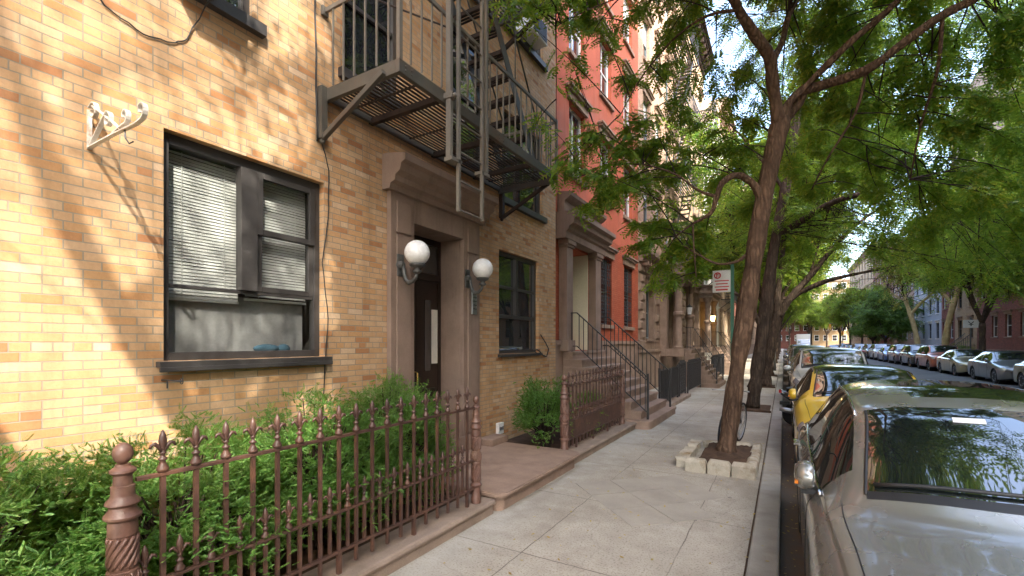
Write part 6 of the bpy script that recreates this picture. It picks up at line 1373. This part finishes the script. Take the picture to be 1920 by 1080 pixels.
for y in (55.95, 57.75):
    m = MB().bar((12.95, y, 1.15), (14.4, y, 2.6), .04); x = 13.0
    while x < 14.4: m.box(x-.012, x+.012, y-.012, y+.012, (x-12.9), (x-12.95)+1.15); x += .14
    m.build('handrail', M['iron_bk'], rs)
for i, (x, y, z, lb) in enumerate(((12.6, 55.2, .5, 'leafy bush left of the right-hand front stairway'), (12.7, 58.6, .6, 'leafy bush beyond the right-hand front stairway'), (13.6, 54.9, .9, 'tall leafy bush against the tan house'))):
    rg = np.random.default_rng(60+i); t = thing('garden_shrub', (x, y, 0), lb, 'shrub', 'bushes by the right-hand stairway'); P = np.array([x, y, z]) + rg.normal(size=(420, 3))*np.array([.35, .35, .35]); V, F = sprays(P, rg.normal(size=(420, 3)), np.tile([0,0,1.], (420,1))+rg.normal(size=(420,3))*.5, rg.uniform(.2, .32, 420), T_FAR, rg); np_mesh('foliage', V, F, M['leaf_d'], t)
    MB().tube([(x, y, -.05), (x+.05, y, z)], [.03, .015], 6).build('stem', M['twig'], t)
tl = thing('traffic_light', (10.95, 122, 0), 'yellow traffic light on a pole at the far right corner', 'traffic light')
MB().tube([(10.95, 122, -.1), (10.95, 122, 5.6)], [.10, .07], 10).tube([(10.95, 122, 5.5), (8.6, 122, 5.9)], [.05, .035], 8).build('pole', M['lamp_metal'], tl, smooth=True)
for x, z in ((8.7, 4.75), (10.95, 3.2)):
    h_ = MB().box(x-.18, x+.18, 121.6, 121.88, z, z+1.0).build('signal_head', M['sig_y'], tl, bevel=.03)
    for i, c in enumerate(('lens_r', 'lens_o', 'green_post')): MB().lathe([(.10, 0), (.11, .05), (.01, .02)], (x, 121.6, z+.83-.32*i), 14, (0,-1,0)).build('lens', M[c], h_)
# loose iron street lamp, far left pavement
for y, lb in ((33.0, 'thin dark lamp post beyond the third tree'),):
    t = thing('street_lamp', (-.5, y, 0), lb, 'street lamp'); MB().tube([(-.5, y, -.1), (-.5, y, 1.0), (-.5, y, 7.2)], [.11, .08, .05], 12).tube([(-.5, y, 7.1), (.2, y, 7.7), (1.5, y, 7.8)], .035, 8).build('pole', M['lamp_metal'], t, smooth=True); MB().sphere((1.7, y, 7.76), .2, 14, 8, (1.6, .8, .4)).build('lamp_head', M['lamp_metal'], t, smooth=True)
# ================================================================== LIGHT, SKY, CAMERA
to_sun = Vector((.85, -.60, .92)).normalized()
el = math.asin(to_sun.z); az = math.atan2(to_sun.x, to_sun.y)
w = bpy.data.worlds.new('World'); scn.world = w; w.use_nodes = True; t = w.node_tree
sky = t.nodes.new('ShaderNodeTexSky'); sky.sky_type = 'NISHITA'; sky.sun_disc = False; sky.sun_elevation = el; sky.sun_rotation = az; sky.air_density = 1.0; sky.dust_density = 3.0; sky.ozone_density = 0.6
bg = t.nodes['Background']; bg.inputs['Strength'].default_value = .15; t.links.new(sky.outputs[0], bg.inputs['Color'])
sl = bpy.data.lights.new('sun', 'SUN'); sl.energy = 1.35; sl.angle = R(.55); sl.color = (1, .93, .81)
so = bpy.data.objects.new('sun', sl); COL.objects.link(so); so.rotation_euler = (-to_sun).to_track_quat('-Z', 'Y').to_euler(); so.location = (20, -15, 30)
cam = bpy.data.cameras.new('camera'); co = bpy.data.objects.new('camera', cam); COL.objects.link(co); scn.camera = co
co.location = (0, 0, 1.75); co.rotation_euler = (R(90), 0, R(30.5)); cam.sensor_width = 36; cam.sensor_fit = 'HORIZONTAL'
FPX = 423 * 1.09
cam.lens = 36 * FPX / 1024; cam.shift_y = 54.5 / 1024; cam.clip_start = .05; cam.clip_end = 2000
vs_ = scn.view_settings; vs_.view_transform = 'Standard'; vs_.look = 'None'; vs_.exposure = 3.15; vs_.gamma = 1; vs_.use_curve_mapping = False
scn.cycles.max_bounces = 7; scn.cycles.diffuse_bounces = 4; scn.cycles.glossy_bounces = 3; scn.cycles.transparent_max_bounces = 8; scn.cycles.transmission_bounces = 3
scn.cycles.caustics_reflective = False; scn.cycles.caustics_refractive = False; scn.cycles.sample_clamp_indirect = 6
